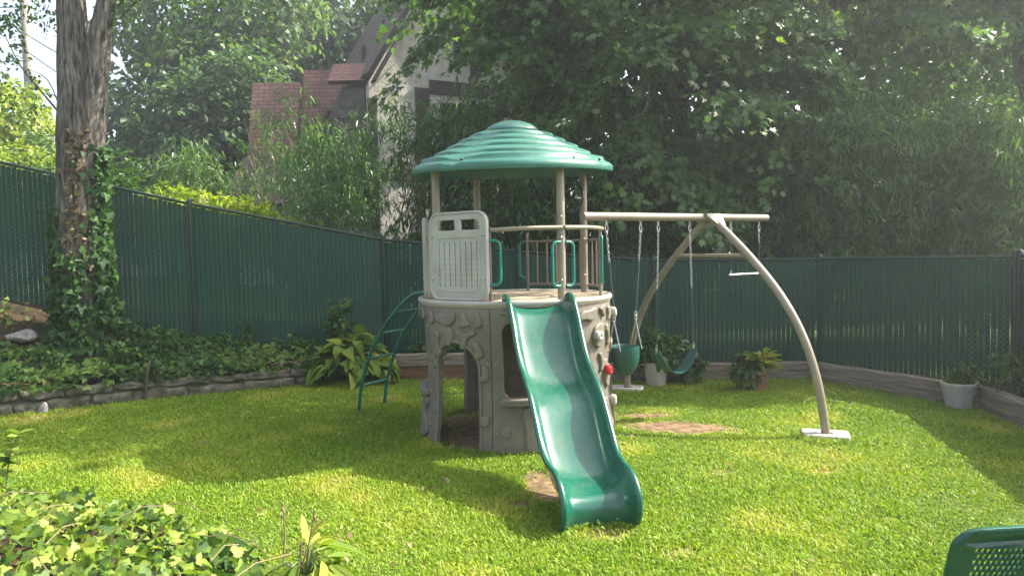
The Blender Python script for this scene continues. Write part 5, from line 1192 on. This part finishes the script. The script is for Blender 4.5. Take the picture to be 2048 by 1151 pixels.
for (z0, e, lb) in ((11.3, (-8.4, 22.5, 6.2), 'topmost cable sloping from the pole towards the red roof'), (10.6, (-8.2, 21.5, 5.0), 'second cable sloping from the pole towards the red roof'), (12.4, (-34, 24, 12.0), 'cable running left from the pole top'), (10.2, (-34, 24, 9.6), 'lower cable running left from the pole'), (9.4, (-9.0, 27, 4.4), 'lowest cable sloping right from the pole behind the trunk')):
    a = Vector((pole_x + .1, 29.85, z0)); e = Vector(e); b = MB(); b.tube([a.lerp(e, i / 14) - Vector((0, 0, .5 * math.sin(math.pi * i / 14))) for i in range(15)], .022, 6); tag(b.build('power_line', 'cable'), lb, 'cable', 'cables on the utility pole')

b = MB(); q = smooth_loop([tuple(P(*v)) for v in ((1262, 236, 11.6), (1290, 222, 11.5), (1296, 170, 11.6), (1274, 135, 11.9), (1255, 90, 12.4))], 5, False); b.tube(q, [.008 + .018 * i / len(q) for i in range(len(q))], 6)
mt = [o for o in bpy.data.objects if o.name == 'maple_tree'][0]; b.build('bare_branch', 'culm', mt)
# leaf litter and clover on the lawn
n = 150; x = -5 + 9.5 * RNG.random(n); y = 3.6 + 6 * RNG.random(n) ** 1.3; ok = (np.hypot(x - C.x, y - C.y) > 1.0) & (y < np.interp(x, [-6, -4.7, -2.6, 5], [8.0, 8.9, 9.7, 9.2])) & (x < 4.6) & ~((y < fore_edge(x)) & (x < -1.1)); x, y = x[ok], y[ok]; n = len(x)
pp_ = np.stack([x, y, .03 + .02 * RNG.random(n)], 1); sl_ = [tuple(P(1176 + 30 * RNG.random(), 962 + 22 * RNG.random(), 4.86)) for _ in range(0)]
o = leaf_mesh('leaf_litter', pp_, UP + RNG.normal(size=(n, 3)) * .5, rdir(n), .04 * (.4 + .9 * RNG.random(n)), 'ovate', 'dry_leaf', None, .85 + RNG.normal(size=n) * .25, .6, .4)
tag(o, 'small dry leaves scattered over the lawn', 'fallen leaves', kind='stuff')
cc = []
for k in range(55):
    cx_, cy_ = random.uniform(-4, 4.3), 3.8 + 5.2 * random.random() ** 1.2
    if math.hypot(cx_ - C.x, cy_ - C.y) < 1.15 or cy_ > float(np.interp(cx_, [-6, -4.7, -2.6, 5], [7.8, 8.6, 9.4, 8.8])) or (cx_ < -1.0 and cy_ < fore_edge(cx_) + .1): continue
    m_ = random.randint(14, 60); r_ = random.uniform(.06, .22); cc.append(np.stack([cx_ + RNG.normal(size=m_) * r_, cy_ + RNG.normal(size=m_) * r_ * .8, .025 + .03 * RNG.random(m_)], 1))
cc = np.concatenate(cc); n = len(cc)
o = leaf_mesh('clover', cc, UP + RNG.normal(size=(n, 3)) * .35, rdir(n), .028 * (.5 + .8 * RNG.random(n)), 'ovate', 'grass', None, .15 + RNG.normal(size=n) * .2, .2, .2)
tag(o, 'broad-leaved clover and weeds growing through the lawn', 'clover', kind='stuff')

# ------------------------------------------------------------------ grass
def grass():
    n = 600000; Y = 3.2 + 6.95 * RNG.random(n) ** 1.25; X = -7.2 + 12.6 * RNG.random(n)
    keep = np.abs(X) < Y * .78 + .35
    yw = np.interp(X, [p[0] for p in WL] + [.2, 1.6, 4.02, 4.05, 5.1], [p[1] - .03 for p in WL] + [9.92, 9.53, 9.43, 9.35, 7.6]); keep &= Y < yw - .02
    keep &= X < np.interp(Y, [3, 5.2, 7.55, 9.5], [4.2, 4.68, 5.06, 5.06])
    bp = bare(X, Y); keep &= RNG.random(n) > bp * .95
    dt = np.hypot(X - C.x, Y - C.y); keep &= (dt > .99) | ((dt < .88) & (RNG.random(n) < .10))
    keep &= ~((Y < fore_edge(X) - .15) & (X < -1.12))
    X, Y, bp, dt = X[keep], Y[keep], bp[keep], dt[keep]; n = len(X)
    patch = np.sin(1.7 * X + .6 * Y) * np.sin(1.3 * Y - .5 * X + 1) + .6 * np.sin(4.1 * X + 2) * np.sin(3.7 * Y) + .5 * np.sin(9.3 * X + 3 * Y) * np.sin(8.1 * Y - 2 * X)
    h = (.028 + .020 * RNG.random(n) + .008 * patch) * (1 - .5 * bp); edge = np.clip(1 - np.abs(yw[keep] - Y) / .12, 0, 1); h = h * (1 + .8 * edge * RNG.random(n)) + np.where((dt > .97) & (dt < 1.06), .03 * RNG.random(n), 0)
    for ft_ in (Vector((APEX.x, APEX.y, 0)) + LD * 1.41, Vector((APEX.x, APEX.y, 0)) - LD * 1.41):
        df = np.hypot(X - ft_.x, Y - ft_.y); h = h + np.where((df > .17) & (df < .29), .05 * RNG.random(n), 0)
    wd = .0022 + .0022 * RNG.random(n) + .0005 * Y * .5
    a = RNG.random(n) * 6.283; ln = .25 + .75 * RNG.random(n); b_ = a + 1.57 + RNG.normal(size=n) * .6
    side = np.stack([np.cos(b_), np.sin(b_), np.zeros(n)], 1) * wd[:, None]; lean = np.stack([np.cos(a), np.sin(a), np.zeros(n)], 1)
    base = np.stack([X, Y, np.full(n, -.004)], 1); up = UP * h[:, None]
    mid = base + up * .6 + lean * (h * ln * .35)[:, None]; tip = base + up * (1.05 - .35 * ln)[:, None] + lean * (h * ln * 1.15)[:, None]
    V = np.stack([base - side, base + side, mid + side * .8, mid - side * .8, tip], 1).reshape(-1, 3)
    me = bpy.data.meshes.new('grass'); o = bpy.data.objects.new('grass', me); COL.objects.link(o)
    me.vertices.add(n * 5); me.vertices.foreach_set('co', V.ravel()); me.loops.add(n * 7)
    li = (np.arange(n)[:, None] * 5 + np.array([0, 1, 2, 3, 3, 2, 4])).astype(np.int32).ravel(); me.loops.foreach_set('vertex_index', li)
    me.polygons.add(n * 2); ls = (np.arange(n)[:, None] * 7 + np.array([0, 4])).astype(np.int32).ravel(); me.polygons.foreach_set('loop_start', ls); me.polygons.foreach_set('loop_total', np.tile(np.array([4, 3], np.int32), n))
    me.update(calc_edges=True)
    dry = np.clip(np.sin(2.3 * X + 1.1 * Y + 2) * np.sin(2.9 * Y - 1.2 * X) + .5 * np.sin(7 * X) * np.sin(6.1 * Y + X) - .35, 0, 1)
    tone = .42 + .10 * patch + .38 * dry + RNG.normal(size=n) * .14 + .35 * bp + np.where(RNG.random(n) < .04, .45, 0)
    at = me.attributes.new('tone', 'FLOAT', 'POINT'); at.data.foreach_set('value', np.repeat(np.clip(tone, 0, 1), 5).astype(np.float32)); me.materials.append(M['grass'])
    tag(o, 'short sunlit green lawn grass around the play set', 'grass', kind='stuff')
grass()

# ------------------------------------------------------------------ sunlit summer haze
def haze():
    b = MB(); b.box((-72, -32, -1.5), (72, 92, 17.0)); m, n, out = _nodes('haze')
    v = n.nodes.new('ShaderNodeVolumePrincipled'); v.inputs['Density'].default_value = 0.0034; v.inputs['Color'].default_value = (0.86, 0.93, 0.95, 1); v.inputs['Anisotropy'].default_value = 0.6
    n.links.new(v.outputs[0], out.inputs['Volume']); M['haze'] = m
    o = b.build('haze', 'haze', smooth=False); tag(o, 'thin pale summer haze in the air of the yard', 'haze', kind='stuff')
haze()
